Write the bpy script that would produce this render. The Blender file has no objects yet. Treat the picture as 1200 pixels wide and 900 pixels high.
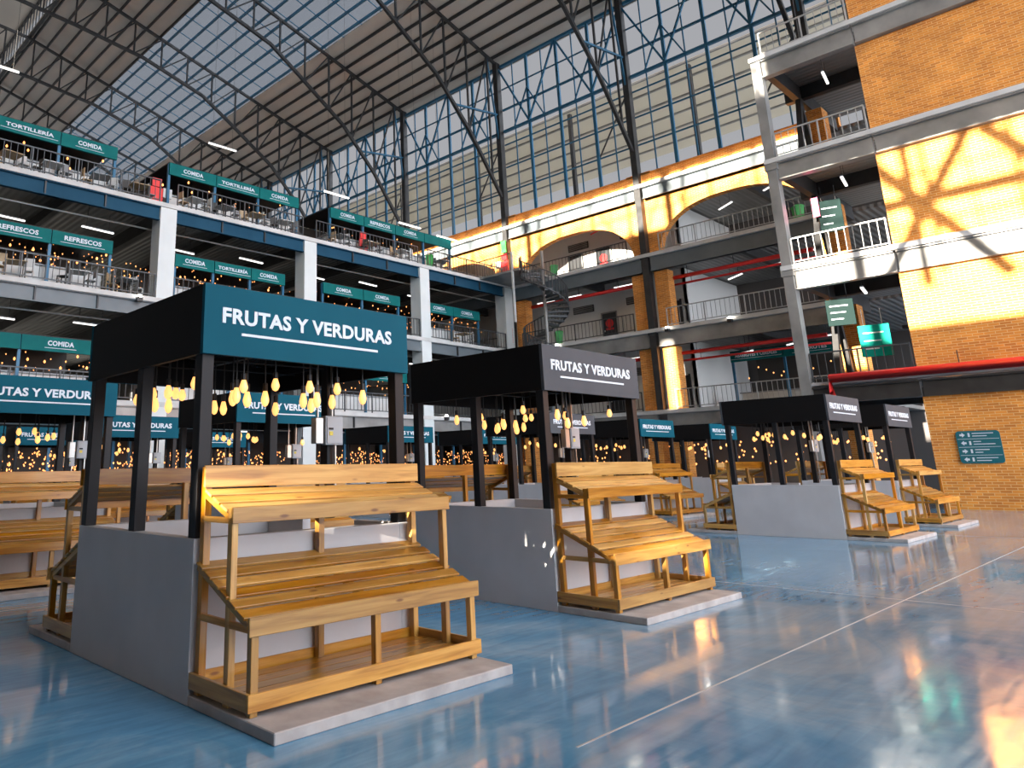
import bpy, bmesh, math, random
from mathutils import Vector, Matrix
random.seed(7)
PI = math.pi
scene = bpy.context.scene
COL = scene.collection

# ------------------------------------------------------------------ helpers
class MB:
    """collects boxes, bars and tubes; build() links them as one mesh object"""
    def __init__(s): s.v = []; s.f = []; s.m = []
    def add(s, vs, fs, mi=0):
        o = len(s.v); s.v += [tuple(v) for v in vs]
        s.f += [tuple(i + o for i in f) for f in fs]; s.m += [mi] * len(fs)
        return s
    def box(s, x0, x1, y0, y1, z0, z1, mi=0):
        vs = [(x, y, z) for z in (z0, z1) for y in (y0, y1) for x in (x0, x1)]
        return s.add(vs, [(0, 2, 3, 1), (4, 5, 7, 6), (0, 1, 5, 4), (2, 6, 7, 3), (0, 4, 6, 2), (1, 3, 7, 5)], mi)
    def bar(s, p, q, w, h, up=(0, 0, 1), mi=0):
        p = Vector(p); q = Vector(q); d = (q - p).normalized(); up = Vector(up)
        a = d.cross(up)
        if a.length < 1e-4: a = d.cross(Vector((1, 0, 0)))
        a.normalize(); b = a.cross(d).normalized()
        vs = [c + a * (i * w / 2) + b * (j * h / 2) for c in (p, q) for i, j in ((-1, -1), (1, -1), (1, 1), (-1, 1))]
        return s.add(vs, [(0, 1, 2, 3), (7, 6, 5, 4), (0, 4, 5, 1), (1, 5, 6, 2), (2, 6, 7, 3), (3, 7, 4, 0)], mi)
    def tube(s, pts, r, n=8, mi=0):
        pts = [Vector(p) for p in pts]; rings = []
        for i, p in enumerate(pts):
            d = (pts[min(i + 1, len(pts) - 1)] - pts[max(i - 1, 0)]).normalized()
            a = d.cross(Vector((0, 0, 1)))
            if a.length < 1e-3: a = Vector((1, 0, 0))
            a.normalize(); b = d.cross(a).normalized()
            rings.append([p + a * (r * math.cos(2 * PI * k / n)) + b * (r * math.sin(2 * PI * k / n)) for k in range(n)])
        vs = [v for r_ in rings for v in r_]; fs = []
        for i in range(len(pts) - 1):
            for k in range(n):
                k2 = (k + 1) % n
                fs.append((i * n + k, i * n + k2, (i + 1) * n + k2, (i + 1) * n + k))
        fs.append(tuple(range(n))[::-1]); fs.append(tuple((len(pts) - 1) * n + k for k in range(n)))
        return s.add(vs, fs, mi)
    def lathe(s, prof, n=10, c=(0, 0, 0), mi=0):
        vs = []; fs = []
        for r, z in prof:
            for k in range(n):
                vs.append((c[0] + r * math.cos(2 * PI * k / n), c[1] + r * math.sin(2 * PI * k / n), c[2] + z))
        for i in range(len(prof) - 1):
            for k in range(n):
                k2 = (k + 1) % n
                fs.append((i * n + k, i * n + k2, (i + 1) * n + k2, (i + 1) * n + k))
        fs.append(tuple(range(n))[::-1]); fs.append(tuple((len(prof) - 1) * n + k for k in range(n)))
        return s.add(vs, fs, mi)
    def prism(s, poly, axis, a, b, mi=0):
        """poly of 2D points extruded along axis 0/1/2 from a to b"""
        def P(u, v, w):
            return ((w, u, v), (u, w, v), (u, v, w))[axis]
        n = len(poly)
        vs = [P(u, v, a) for u, v in poly] + [P(u, v, b) for u, v in poly]
        fs = [tuple(range(n))[::-1], tuple(range(n, 2 * n))] + [(i, (i + 1) % n, n + (i + 1) % n, n + i) for i in range(n)]
        return s.add(vs, fs, mi)
    def mesh(s, name, mats, bevel=0, smooth=False):
        me = bpy.data.meshes.new(name); me.from_pydata(s.v, [], s.f)
        if not isinstance(mats, (list, tuple)): mats = [mats]
        for m in mats: me.materials.append(m)
        me.polygons.foreach_set('material_index', s.m)
        bm = bmesh.new(); bm.from_mesh(me)
        bmesh.ops.recalc_face_normals(bm, faces=bm.faces)
        if bevel: bmesh.ops.bevel(bm, geom=list(bm.edges), offset=bevel, segments=1, affect='EDGES', clamp_overlap=True)
        bm.to_mesh(me); bm.free()
        if smooth: me.shade_smooth()
        return me
    def build(s, name, mats, parent=None, bevel=0, smooth=False, loc=None):
        return link(name, s.mesh(name, mats, bevel, smooth), parent, loc)

def link(name, data, parent=None, loc=None, rz=0):
    o = bpy.data.objects.new(name, data); COL.objects.link(o)
    if parent: o.parent = parent
    if loc: o.location = loc
    if rz: o.rotation_euler = (0, 0, rz)
    return o
def tag(o, label=None, cat=None, group=None, kind=None):
    if label: o['label'] = label
    if cat: o['category'] = cat
    if group: o['group'] = group
    if kind: o['kind'] = kind
    return o
def empty(name, loc=(0, 0, 0), rz=0):
    o = bpy.data.objects.new(name, None); COL.objects.link(o)
    o.location = loc; o.rotation_euler = (0, 0, rz); o.empty_display_size = .2
    return o
def struct(name, mb, mat, parent=None, label=None):
    o = mb.build(name, mat, parent); o['kind'] = 'structure'
    if label: o['label'] = label; o['category'] = name.split('_')[0]
    return o
KIDS = {}
def kids(o): return [c for c in o.children]
def dup(o, parent=None, loc=None, rz=None):
    c = o.copy(); COL.objects.link(c)
    if parent: c.parent = parent
    if loc is not None: c.location = loc
    if rz is not None: c.rotation_euler = (0, 0, rz)
    for ch in kids(o): dup(ch, c)
    return c
ORD = 'first second third fourth fifth sixth seventh eighth ninth tenth eleventh twelfth thirteenth fourteenth fifteenth sixteenth seventeenth eighteenth nineteenth twentieth'.split()
def ordinal(i):
    if i < 20: return ORD[i]
    t, u = divmod(i + 1, 10)
    tens = {2: 'twent', 3: 'thirt', 4: 'fort'}[t]
    return tens + 'ieth' if u == 0 else tens + 'y-' + ORD[u - 1]

# ------------------------------------------------------------------ materials
def mat(name, color, rough=.6, metal=0, spec=.5, emit=None, estr=0, noemit=False):
    m = bpy.data.materials.new(name); m.use_nodes = True
    b = m.node_tree.nodes['Principled BSDF']
    b.inputs['Base Color'].default_value = (*color, 1); b.inputs['Roughness'].default_value = rough
    b.inputs['Metallic'].default_value = metal; b.inputs['Specular IOR Level'].default_value = spec
    if emit:
        b.inputs['Emission Color'].default_value = (*emit, 1); b.inputs['Emission Strength'].default_value = estr
    if noemit: m.cycles.emission_sampling = 'NONE'
    return m
def N(m, t, **kw):
    n = m.node_tree.nodes.new(t)
    for k, v in kw.items(): setattr(n, k, v)
    return n
def L(m, a, b): m.node_tree.links.new(a, b)
def ramp(m, fac, stops):
    r = N(m, 'ShaderNodeValToRGB'); e = r.color_ramp.elements
    while len(e) < len(stops): e.new(.5)
    for el, (p, c) in zip(e, stops): el.position = p; el.color = (*c, 1)
    L(m, fac, r.inputs['Fac']); return r
def noisy(name, c1, c2, scale=3, rough=.6, metal=0, bump=0, stretch=(1, 1, 1), spec=.5, detail=4, world=False):
    m = mat(name, c1, rough, metal, spec); b = m.node_tree.nodes['Principled BSDF']
    tc = N(m, 'ShaderNodeTexCoord'); mp = N(m, 'ShaderNodeMapping'); mp.inputs['Scale'].default_value = stretch
    if world:
        g = N(m, 'ShaderNodeNewGeometry'); L(m, g.outputs['Position'], mp.inputs['Vector'])
    else: L(m, tc.outputs['Object'], mp.inputs['Vector'])
    n = N(m, 'ShaderNodeTexNoise'); n.inputs['Scale'].default_value = scale; n.inputs['Detail'].default_value = detail
    L(m, mp.outputs['Vector'], n.inputs['Vector'])
    r = ramp(m, n.outputs['Fac'], [(.3, c1), (.7, c2)]); L(m, r.outputs['Color'], b.inputs['Base Color'])
    if bump:
        bp = N(m, 'ShaderNodeBump'); bp.inputs['Strength'].default_value = bump; bp.inputs['Distance'].default_value = .02
        L(m, n.outputs['Fac'], bp.inputs['Height']); L(m, bp.outputs['Normal'], b.inputs['Normal'])
    return m

def wood_mat(name, axis):
    """varnished pine, grain along one axis, each board its own tint"""
    m = mat(name, (.5, .26, .08), .34); nt = m.node_tree; b = nt.nodes['Principled BSDF']
    tc = N(m, 'ShaderNodeTexCoord'); oi = N(m, 'ShaderNodeObjectInfo')
    sc = [14, 14, 14]; sc[axis] = .9
    mp = N(m, 'ShaderNodeMapping'); mp.inputs['Scale'].default_value = sc
    ad = N(m, 'ShaderNodeVectorMath', operation='ADD'); ml = N(m, 'ShaderNodeMath', operation='MULTIPLY'); ml.inputs[1].default_value = 37
    L(m, oi.outputs['Random'], ml.inputs[0]); L(m, tc.outputs['Object'], ad.inputs[0]); L(m, ml.outputs[0], ad.inputs[1])
    L(m, ad.outputs[0], mp.inputs['Vector'])
    n = N(m, 'ShaderNodeTexNoise'); n.inputs['Scale'].default_value = 1.6; n.inputs['Detail'].default_value = 6; n.inputs['Distortion'].default_value = .6
    L(m, mp.outputs['Vector'], n.inputs['Vector'])
    r = ramp(m, n.outputs['Fac'], [(.25, (.25, .10, .018)), (.5, (.45, .222, .048)), (.78, (.60, .345, .10))])
    # knots
    v = N(m, 'ShaderNodeTexVoronoi'); v.inputs['Scale'].default_value = 1.0
    mp2 = N(m, 'ShaderNodeMapping'); s2 = [9, 9, 9]; s2[axis] = 2.6; mp2.inputs['Scale'].default_value = s2
    L(m, ad.outputs[0], mp2.inputs['Vector']); L(m, mp2.outputs['Vector'], v.inputs['Vector'])
    kr = ramp(m, v.outputs['Distance'], [(.06, (.28, .12, .035)), (.13, (1, 1, 1))])
    mx = N(m, 'ShaderNodeMix', data_type='RGBA', blend_type='MULTIPLY'); mx.inputs['Factor'].default_value = .8
    L(m, r.outputs['Color'], mx.inputs['A']); L(m, kr.outputs['Color'], mx.inputs['B'])
    hs = N(m, 'ShaderNodeHueSaturation')
    vr = N(m, 'ShaderNodeMapRange'); vr.inputs['To Min'].default_value = .66; vr.inputs['To Max'].default_value = 1.2
    hr = N(m, 'ShaderNodeMapRange'); hr.inputs['To Min'].default_value = .490; hr.inputs['To Max'].default_value = .510
    fr = N(m, 'ShaderNodeMath', operation='FRACT'); m7 = N(m, 'ShaderNodeMath', operation='MULTIPLY'); m7.inputs[1].default_value = 7.3
    L(m, oi.outputs['Random'], m7.inputs[0]); L(m, m7.outputs[0], fr.inputs[0])
    L(m, oi.outputs['Random'], vr.inputs['Value']); L(m, fr.outputs[0], hr.inputs['Value'])
    sr = N(m, 'ShaderNodeMapRange'); sr.inputs['To Min'].default_value = 1.15; sr.inputs['To Max'].default_value = .92; L(m, fr.outputs[0], sr.inputs['Value']); L(m, sr.outputs['Result'], hs.inputs['Saturation'])
    L(m, vr.outputs['Result'], hs.inputs['Value']); L(m, hr.outputs['Result'], hs.inputs['Hue'])
    L(m, mx.outputs['Result'], hs.inputs['Color']); L(m, hs.outputs['Color'], b.inputs['Base Color'])
    b.inputs['Coat Weight'].default_value = .35; b.inputs['Coat Roughness'].default_value = .18
    bp = N(m, 'ShaderNodeBump'); bp.inputs['Strength'].default_value = .12; bp.inputs['Distance'].default_value = .004
    L(m, n.outputs['Fac'], bp.inputs['Height']); L(m, bp.outputs['Normal'], b.inputs['Normal'])
    return m
WX, WY, WZ = wood_mat('wood_long', 0), wood_mat('wood_deep', 1), wood_mat('wood_upright', 2)

def brick_mat():
    m = mat('brick', (.6, .25, .06), .82); b = m.node_tree.nodes['Principled BSDF']
    g = N(m, 'ShaderNodeNewGeometry'); sp = N(m, 'ShaderNodeSeparateXYZ'); L(m, g.outputs['Position'], sp.inputs[0])
    ad = N(m, 'ShaderNodeMath', operation='ADD'); L(m, sp.outputs['X'], ad.inputs[0]); L(m, sp.outputs['Y'], ad.inputs[1])
    cb = N(m, 'ShaderNodeCombineXYZ'); L(m, ad.outputs[0], cb.inputs['X']); L(m, sp.outputs['Z'], cb.inputs['Y'])
    t = N(m, 'ShaderNodeTexBrick'); L(m, cb.outputs[0], t.inputs['Vector'])
    t.inputs['Scale'].default_value = 1; t.inputs['Brick Width'].default_value = .29; t.inputs['Row Height'].default_value = .085
    t.inputs['Mortar Size'].default_value = .010; t.inputs['Mortar Smooth'].default_value = .3; t.inputs['Bias'].default_value = -.1
    t.inputs['Color1'].default_value = (.82, .31, .042, 1); t.inputs['Color2'].default_value = (.58, .18, .024, 1)
    t.inputs['Mortar'].default_value = (.82, .50, .21, 1)
    n = N(m, 'ShaderNodeTexNoise'); n.inputs['Scale'].default_value = .9; n.inputs['Detail'].default_value = 5; L(m, cb.outputs[0], n.inputs['Vector'])
    r = ramp(m, n.outputs['Fac'], [(.3, (.78, .74, .7)), (.7, (1.12, 1.12, 1.1))])
    mx = N(m, 'ShaderNodeMix', data_type='RGBA', blend_type='MULTIPLY'); mx.inputs['Factor'].default_value = 1
    L(m, t.outputs['Color'], mx.inputs['A']); L(m, r.outputs['Color'], mx.inputs['B']); L(m, mx.outputs['Result'], b.inputs['Base Color'])
    bp = N(m, 'ShaderNodeBump'); bp.inputs['Strength'].default_value = .5; bp.inputs['Distance'].default_value = .012; bp.invert = True
    L(m, t.outputs['Fac'], bp.inputs['Height']); L(m, bp.outputs['Normal'], b.inputs['Normal'])
    return m
BRICK = brick_mat()

def floor_mat():
    m = mat('epoxy_floor', (.1, .25, .4), .1); b = m.node_tree.nodes['Principled BSDF']
    g = N(m, 'ShaderNodeNewGeometry')
    n = N(m, 'ShaderNodeTexNoise'); n.inputs['Scale'].default_value = .55; n.inputs['Detail'].default_value = 8; n.inputs['Roughness'].default_value = .62; n.inputs['Distortion'].default_value = 1.2
    L(m, g.outputs['Position'], n.inputs['Vector'])
    r = ramp(m, n.outputs['Fac'], [(.28, (.062, .225, .40)), (.5, (.10, .295, .485)), (.72, (.24, .42, .57))])
    mp = N(m, 'ShaderNodeMapping'); mp.inputs['Scale'].default_value = (1.2, 9, 1); mp.inputs['Rotation'].default_value = (0, 0, -.15)
    L(m, g.outputs['Position'], mp.inputs['Vector'])
    n2 = N(m, 'ShaderNodeTexNoise'); n2.inputs['Scale'].default_value = 1.3; n2.inputs['Detail'].default_value = 7; n2.inputs['Distortion'].default_value = .8
    L(m, mp.outputs['Vector'], n2.inputs['Vector'])
    r2 = ramp(m, n2.outputs['Fac'], [(.35, (.8, .8, .8)), (.7, (1.18, 1.16, 1.12))])
    mx = N(m, 'ShaderNodeMix', data_type='RGBA', blend_type='MULTIPLY'); mx.inputs['Factor'].default_value = .7
    L(m, r.outputs['Color'], mx.inputs['A']); L(m, r2.outputs['Color'], mx.inputs['B'])
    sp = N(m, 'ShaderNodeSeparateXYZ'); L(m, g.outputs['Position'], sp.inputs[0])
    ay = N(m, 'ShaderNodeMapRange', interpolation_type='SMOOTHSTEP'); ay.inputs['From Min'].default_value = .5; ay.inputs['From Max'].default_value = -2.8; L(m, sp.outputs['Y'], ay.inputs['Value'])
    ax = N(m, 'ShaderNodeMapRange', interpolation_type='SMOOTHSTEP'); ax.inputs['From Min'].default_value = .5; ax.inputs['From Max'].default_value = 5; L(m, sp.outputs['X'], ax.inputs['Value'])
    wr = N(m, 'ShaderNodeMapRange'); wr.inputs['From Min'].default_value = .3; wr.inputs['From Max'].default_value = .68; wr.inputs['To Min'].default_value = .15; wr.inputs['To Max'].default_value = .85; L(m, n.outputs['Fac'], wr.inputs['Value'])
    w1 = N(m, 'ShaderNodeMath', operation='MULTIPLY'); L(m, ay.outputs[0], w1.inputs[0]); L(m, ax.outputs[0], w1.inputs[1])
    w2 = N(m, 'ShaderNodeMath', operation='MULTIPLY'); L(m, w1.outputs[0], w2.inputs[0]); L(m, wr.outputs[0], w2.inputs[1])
    mw = N(m, 'ShaderNodeMix', data_type='RGBA'); L(m, w2.outputs[0], mw.inputs['Factor']); L(m, mx.outputs['Result'], mw.inputs['A']); mw.inputs['B'].default_value = (.44, .43, .42, 1)  # pale haze of reflected light painted across the right-hand aisle
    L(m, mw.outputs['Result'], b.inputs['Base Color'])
    rr = N(m, 'ShaderNodeMapRange'); rr.inputs['From Min'].default_value = .3; rr.inputs['From Max'].default_value = .75
    rr.inputs['To Min'].default_value = .05; rr.inputs['To Max'].default_value = .17
    L(m, n2.outputs['Fac'], rr.inputs['Value']); L(m, rr.outputs['Result'], b.inputs['Roughness'])
    n3 = N(m, 'ShaderNodeTexNoise'); n3.inputs['Scale'].default_value = 2.2; n3.inputs['Detail'].default_value = 3; L(m, g.outputs['Position'], n3.inputs['Vector'])
    bp = N(m, 'ShaderNodeBump'); bp.inputs['Strength'].default_value = .05; bp.inputs['Distance'].default_value = .03
    L(m, n3.outputs['Fac'], bp.inputs['Height']); L(m, bp.outputs['Normal'], b.inputs['Normal'])
    b.inputs['IOR'].default_value = 1.8
    return m
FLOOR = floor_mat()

def deck_mat(name, c1, c2, axis, period, rough=.45, metal=.3, bump=.6):
    """profiled sheet: ribs repeat along one world axis"""
    m = mat(name, c1, rough, metal); b = m.node_tree.nodes['Principled BSDF']
    g = N(m, 'ShaderNodeNewGeometry')
    w = N(m, 'ShaderNodeTexWave', wave_type='BANDS', bands_direction='XYZ'[axis]); w.inputs['Scale'].default_value = 2 * PI / period / 20
    L(m, g.outputs['Position'], w.inputs['Vector'])
    n = N(m, 'ShaderNodeTexNoise'); n.inputs['Scale'].default_value = .35; n.inputs['Detail'].default_value = 4; L(m, g.outputs['Position'], n.inputs['Vector'])
    r = ramp(m, n.outputs['Fac'], [(.3, c1), (.7, c2)]); L(m, r.outputs['Color'], b.inputs['Base Color'])
    bp = N(m, 'ShaderNodeBump'); bp.inputs['Strength'].default_value = bump; bp.inputs['Distance'].default_value = .06
    L(m, w.outputs['Fac'], bp.inputs['Height']); L(m, bp.outputs['Normal'], b.inputs['Normal'])
    return m
ROOF = deck_mat('roof_sheet', (.64, .575, .50), (.70, .635, .56), 1, 1.0, .6, 0, .15)
DECK = deck_mat('steel_deck', (.22, .22, .21), (.30, .30, .29), 0, .3)
DECKY = deck_mat('steel_deck_across', (.20, .20, .20), (.28, .28, .27), 1, .3)

CONC = noisy('concrete_grey', (.34, .34, .35), (.46, .46, .47), 1.2, .8, bump=.1, world=True)
SLABM = noisy('plinth_concrete', (.30, .28, .27), (.44, .42, .41), 5, .75, bump=.25)
LIP = noisy('ledge_concrete', (.50, .49, .47), (.62, .61, .59), 1.5, .75, world=True)
WHITEW = noisy('stall_plaster', (.47, .46, .47), (.53, .52, .53), 2, .55, bump=.05)
ROOMW = mat('room_white', (.68, .68, .66), .8)
PALECOL = noisy('column_paint', (.60, .63, .62), (.68, .71, .70), .8, .6, world=True)
STEEL = noisy('grey_steel', (.20, .20, .195), (.36, .355, .34), .9, .38, .25, world=True)
DSTEEL = noisy('dark_steel', (.028, .028, .03), (.05, .05, .05), 2, .45, .3, world=True)
BSTEEL = mat('blue_flare_steel', (.022, .13, .235), .45, .1)  # dark steel given a blue tint for sky flare on lattice and skylight
NAVY = noisy('navy_beam', (.010, .055, .10), (.016, .072, .125), 1, .6, world=True, spec=.12)
GBEAM = noisy('grey_blue_beam', (.10, .125, .14), (.14, .165, .18), 1, .45, world=True)
BLACK = mat('black_paint', (.010, .010, .012), .5, spec=.3)
BLACKF = mat('black_fascia', (.0075, .007, .0075), .55, spec=.12)
TEAL = noisy('teal_sign', (.004, .075, .115), (.005, .088, .13), 2, .6, spec=.08)
GLAREGREY = noisy('teal_sign_glare', (.060, .066, .076), (.072, .078, .088), 2, .6, spec=.1)  # grey painted in for the glare on teal signs
TEALF = noisy('green_fascia', (.005, .12, .12), (.007, .15, .145), 2, .6, spec=.1)
LETTER = mat('sign_letter', (.62, .68, .74), .5)
RED = mat('red_pipe', (.74, .03, .03), .35)
GREENB = mat('green_plastic', (.03, .36, .06), .45)
TEALB = mat('teal_board', (.004, .34, .27), .6, spec=.1)
GREYBOX = mat('grey_enclosure', (.36, .38, .40), .45, .2)
YELLOW = mat('warning_yellow', (.75, .6, .08), .5)
CHROME = mat('conduit_metal', (.6, .58, .54), .3, .8)
LAMP = mat('lamp_tube', (.9, .9, .9), .4, emit=(1, .97, .92), estr=2)
LHOUSE = mat('lamp_housing', (.5, .5, .5), .5)
FLOOD = mat('flood_glass', (1, 1, 1), .4, emit=(1, .95, .85), estr=18)
BULB = mat('amber_glass', (1, .6, .2), .2, emit=(1, .48, .14), estr=1.55)
BULBF = mat('amber_glass_distant', (1, .6, .2), .2, emit=(1, .34, .10), estr=3, noemit=True)
SOCKET = mat('bulb_socket', (.015, .012, .01), .5)
DOORM = mat('door_dark', (.02, .022, .025), .4)
PINK = mat('pink_poster', (.75, .12, .25), .5)
FURN = [mat('furniture_tan', (.42, .30, .17), .6), mat('furniture_white', (.6, .6, .58), .6), mat('furniture_dark', (.05, .045, .04), .6), mat('furniture_grey', (.28, .29, .30), .6)]
RAILG = mat('railing_light_steel', (.42, .42, .41), .4, .3)
RAILD = mat('railing_dark_steel', (.06, .065, .07), .45, .2)
def sky_pane():
    m = bpy.data.materials.new('skylight_sheet'); m.use_nodes = True; nt = m.node_tree
    b = nt.nodes['Principled BSDF']; nt.nodes.remove(b)
    o = nt.nodes['Material Output']; t = nt.nodes.new('ShaderNodeBsdfTransparent'); t.inputs[0].default_value = (.60, .61, .62, 1)
    d = nt.nodes.new('ShaderNodeBsdfTranslucent'); d.inputs[0].default_value = (.45, .47, .5, 1)
    x = nt.nodes.new('ShaderNodeMixShader'); x.inputs[0].default_value = .25
    nt.links.new(t.outputs[0], x.inputs[1]); nt.links.new(d.outputs[0], x.inputs[2]); nt.links.new(x.outputs[0], o.inputs[0])
    return m
SKYP = sky_pane()
NBROOF = bpy.data.materials.new('pale_translucent_sheet'); NBROOF.use_nodes = True
_n = NBROOF.node_tree; _b = _n.nodes['Principled BSDF']; _b.inputs['Base Color'].default_value = (.72, .68, .60, 1); _b.inputs['Roughness'].default_value = .7
_t = _n.nodes.new('ShaderNodeBsdfTranslucent'); _t.inputs[0].default_value = (.66, .62, .52, 1); _x = _n.nodes.new('ShaderNodeMixShader'); _x.inputs[0].default_value = .45
_n.links.new(_b.outputs[0], _x.inputs[1]); _n.links.new(_t.outputs[0], _x.inputs[2]); _n.links.new(_x.outputs[0], _n.nodes['Material Output'].inputs[0])

# ------------------------------------------------------------------ lettering
def lettering(txt, width, height, m, parent, loc, rot=(PI / 2, 0, 0), bold=.034, name='lettering', thick=.006):
    cu = bpy.data.curves.new('t', 'FONT'); cu.body = txt; cu.size = 1; cu.offset = bold; cu.extrude = .5; cu.space_character = 1.05
    cu.resolution_u = 3
    to = bpy.data.objects.new('t', cu); COL.objects.link(to)
    bpy.context.view_layer.update()
    dg = bpy.context.evaluated_depsgraph_get()
    me = bpy.data.meshes.new_from_object(to.evaluated_get(dg))
    bpy.data.objects.remove(to); bpy.data.curves.remove(cu)
    xs = [v.co.x for v in me.vertices]; ys = [v.co.y for v in me.vertices]
    x0, x1, y0, y1 = min(xs), max(xs), min(ys), max(ys)
    for v in me.vertices:
        v.co = ((v.co.x - x0) / (x1 - x0) * width, (v.co.y - y0) / (y1 - y0) * height, v.co.z * thick)
    me.materials.clear(); me.materials.append(m); me.name = name
    o = link(name, me, parent, loc); o.rotation_euler = rot
    o['label'] = 'pale lettering reading ' + txt
    return o

# ------------------------------------------------------------------ camera (measured from the photograph)
camd = bpy.data.cameras.new('camera'); cam = bpy.data.objects.new('camera', camd); COL.objects.link(cam)
Rw = [[0.74780528, -0.66375002, -0.01493939], [0.15075116, 0.19166993, -0.96981273], [0.64657665, 0.72297894, 0.24339287]]
CAM = Vector((-2.63531601, -4.86825797, 1.5))
cam.matrix_world = Matrix(((Rw[0][0], -Rw[1][0], -Rw[2][0], CAM.x), (Rw[0][1], -Rw[1][1], -Rw[2][1], CAM.y), (Rw[0][2], -Rw[1][2], -Rw[2][2], CAM.z), (0, 0, 0, 1)))
FPX, CX, CY = 862.249, 438.745, 333.722
camd.sensor_fit = 'HORIZONTAL'; camd.sensor_width = 36; camd.lens = FPX / 1200 * 36
camd.shift_x = (600 - CX) / 1200; camd.shift_y = -(450 - CY) / 1200
camd.clip_start = .05; camd.clip_end = 500
scene.camera = cam
def px(p):
    d = Vector(p) - CAM; q = [sum(Rw[i][k] * d[k] for k in range(3)) for i in range(3)]
    return FPX * q[0] / q[2] + CX

# ================================================================== SETTING
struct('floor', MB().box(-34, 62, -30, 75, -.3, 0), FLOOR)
JOINT = mat('joint_filler', (.40, .42, .42), .5)
for i, (x0, x1, y0, y1) in enumerate([(1.2, 27, -2.20, -2.185), (7.6, 7.615, -12, -2.2), (7.6, 7.615, -2.2, 24), (-20, 27, 4.7, 4.712), (16.9, 16.915, -12, 24)]):
    struct('floor_joint', MB().box(x0, x1, y0, y1, -.01, .0015), JOINT)

COLY = [-14.05, -4.5, 5.05, 14.6, 24.2, 33.7, 43.25, 52.8, 62.4, 72]
XA, XT, YL = 35.3, 27.2, 24.0
F1, F2, F3, F4 = 4.33, 8.7, 13.0, 17.05

# ---------------- roof
def zr(x): return 29.4 + .278 * (35.2 - x)
def roofpanel(name, x0, x1, m, mirror=False, th=.06):
    a, b = (x0, zr(x0)), (x1, zr(x1))
    if mirror: a, b = (4 - x0, zr(x0)), (4 - x1, zr(x1))
    mb = MB().prism([(a[0], a[1] + .17), (b[0], b[1] + .17), (b[0], b[1] + .17 + th), (a[0], a[1] + .17 + th)], 1, -22, 75)
    o = mb.build(name, m); o['kind'] = 'structure'; return o
roofpanel('ceiling', 36.2, 27.3, ROOF)
roofpanel('ceiling', 18.95, 11.9, ROOF)
win = roofpanel('window_1', 27.3, 18.95, SKYP, th=.012)
roofpanel('ceiling', 36.2, 11.9, ROOF, True)
struct('ceiling', MB().box(-8.6, 12.6, -22, 75, 38.4, 38.5), ROOF)
struct('wall_clerestory', MB().box(-8.7, -8.5, -22, 75, 35.5, 38.5), ROOF)  # unseen wall added to stop sun entering under the ridge roof
# purlins: parts of the roof they carry
def purlin(x, par, m, s=.10):
    me = MB().box(-s / 2, s / 2, -21.5, 74.5, -.11, .11).mesh('purlin', m)
    o = link('purlin', me, par, (x, 0, zr(x) + .04)); return o
ceil_r = bpy.data.objects['ceiling']; ceil_l = bpy.data.objects['ceiling.001']
for k in range(8): purlin(28.3 + k * 1.08, ceil_r, DSTEEL)
for k in range(7): purlin(12.3 + k * 1.08, ceil_l, DSTEEL)
for k in range(8): purlin(19.4 + k * 1.08, win, BSTEEL, .09)
for k in range(46):           # glazing bars of the skylight running with the slope
    y = -19 + k * 2.02
    MB().bar((27.3, y, zr(27.3) + .13), (18.95, y, zr(18.95) + .13), .05, .05).build('glazing_bar', BSTEEL, win)
# ridge monitor: upright bars over the step in the roof
mon = empty('clerestory_frame', (12.0, 0, 35.8)); tag(mon, 'dark clerestory frame of upright bars along the step of the roof ridge', 'clerestory')
MB().box(-.1, .1, -21, 74, 0, .15).build('sill_rail', DSTEEL, mon); MB().box(-.1, .1, -21, 74, 2.4, 2.55).build('head_rail', DSTEEL, mon)
bme = MB().box(-.05, .05, -.05, .05, .15, 2.4).mesh('upright_bar', DSTEEL)
for k in range(58): link('upright_bar', bme, mon, (0, 26 + k * .8, 0))

# ---------------- roof trusses
def bot(x):
    P = [(2, 33.0), (8.7, 32.6), (12.5, 32.3), (17.5, 31.7), (22.5, 30.3), (24.8, 28.9), (29, 26.2), (32, 23.2), (35.05, 19.2)]
    for (a, za), (b, zb) in zip(P, P[1:]):
        if a <= x <= b: return za + (zb - za) * (x - a) / (b - a)
    return P[-1][1]
BP = [(8.7, 32.6), (12.5, 32.3), (17.5, 31.7), (22.5, 30.3), (24.8, 28.9), (29, 26.2), (32, 23.2), (35.05, 19.2)]
truss = empty('roof_truss', (0, 14.6, 0))
top = MB().bar((35.2, 0, zr(35.2) - .15), (11.9, 0, zr(11.9) - .15), .16, .2).bar((11.9, 0, zr(11.9) - .15), (2, 0, 36.6), .16, .2)
top.build('top_chord', DSTEEL, truss)
bm_ = MB().bar((-4.7, 0, 32.6), (8.7, 0, 32.6), .18, .2)
for (a, b) in zip(BP, BP[1:]): bm_.bar((a[0], 0, a[1]), (b[0], 0, b[1]), .18, .22)
bm_.build('bottom_chord', DSTEEL, truss)
MB().bar((-31.2, 0, 29.4), (-7.9, 0, zr(11.9) - .15), .16, .2).bar((-31, 0, 20), (-20, 0, 29), .18, .2).bar((-20, 0, 29), (-4.7, 0, 32.6), .18, .2).build('far_chord', DSTEEL, truss)
xs = [34.2 - 2.18 * k for k in range(13)]
def zt(x): return zr(x) - .15 if x >= 11.9 else zr(11.9) - .15 + (36.6 - zr(11.9)) * (11.9 - x) / 9.9
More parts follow.
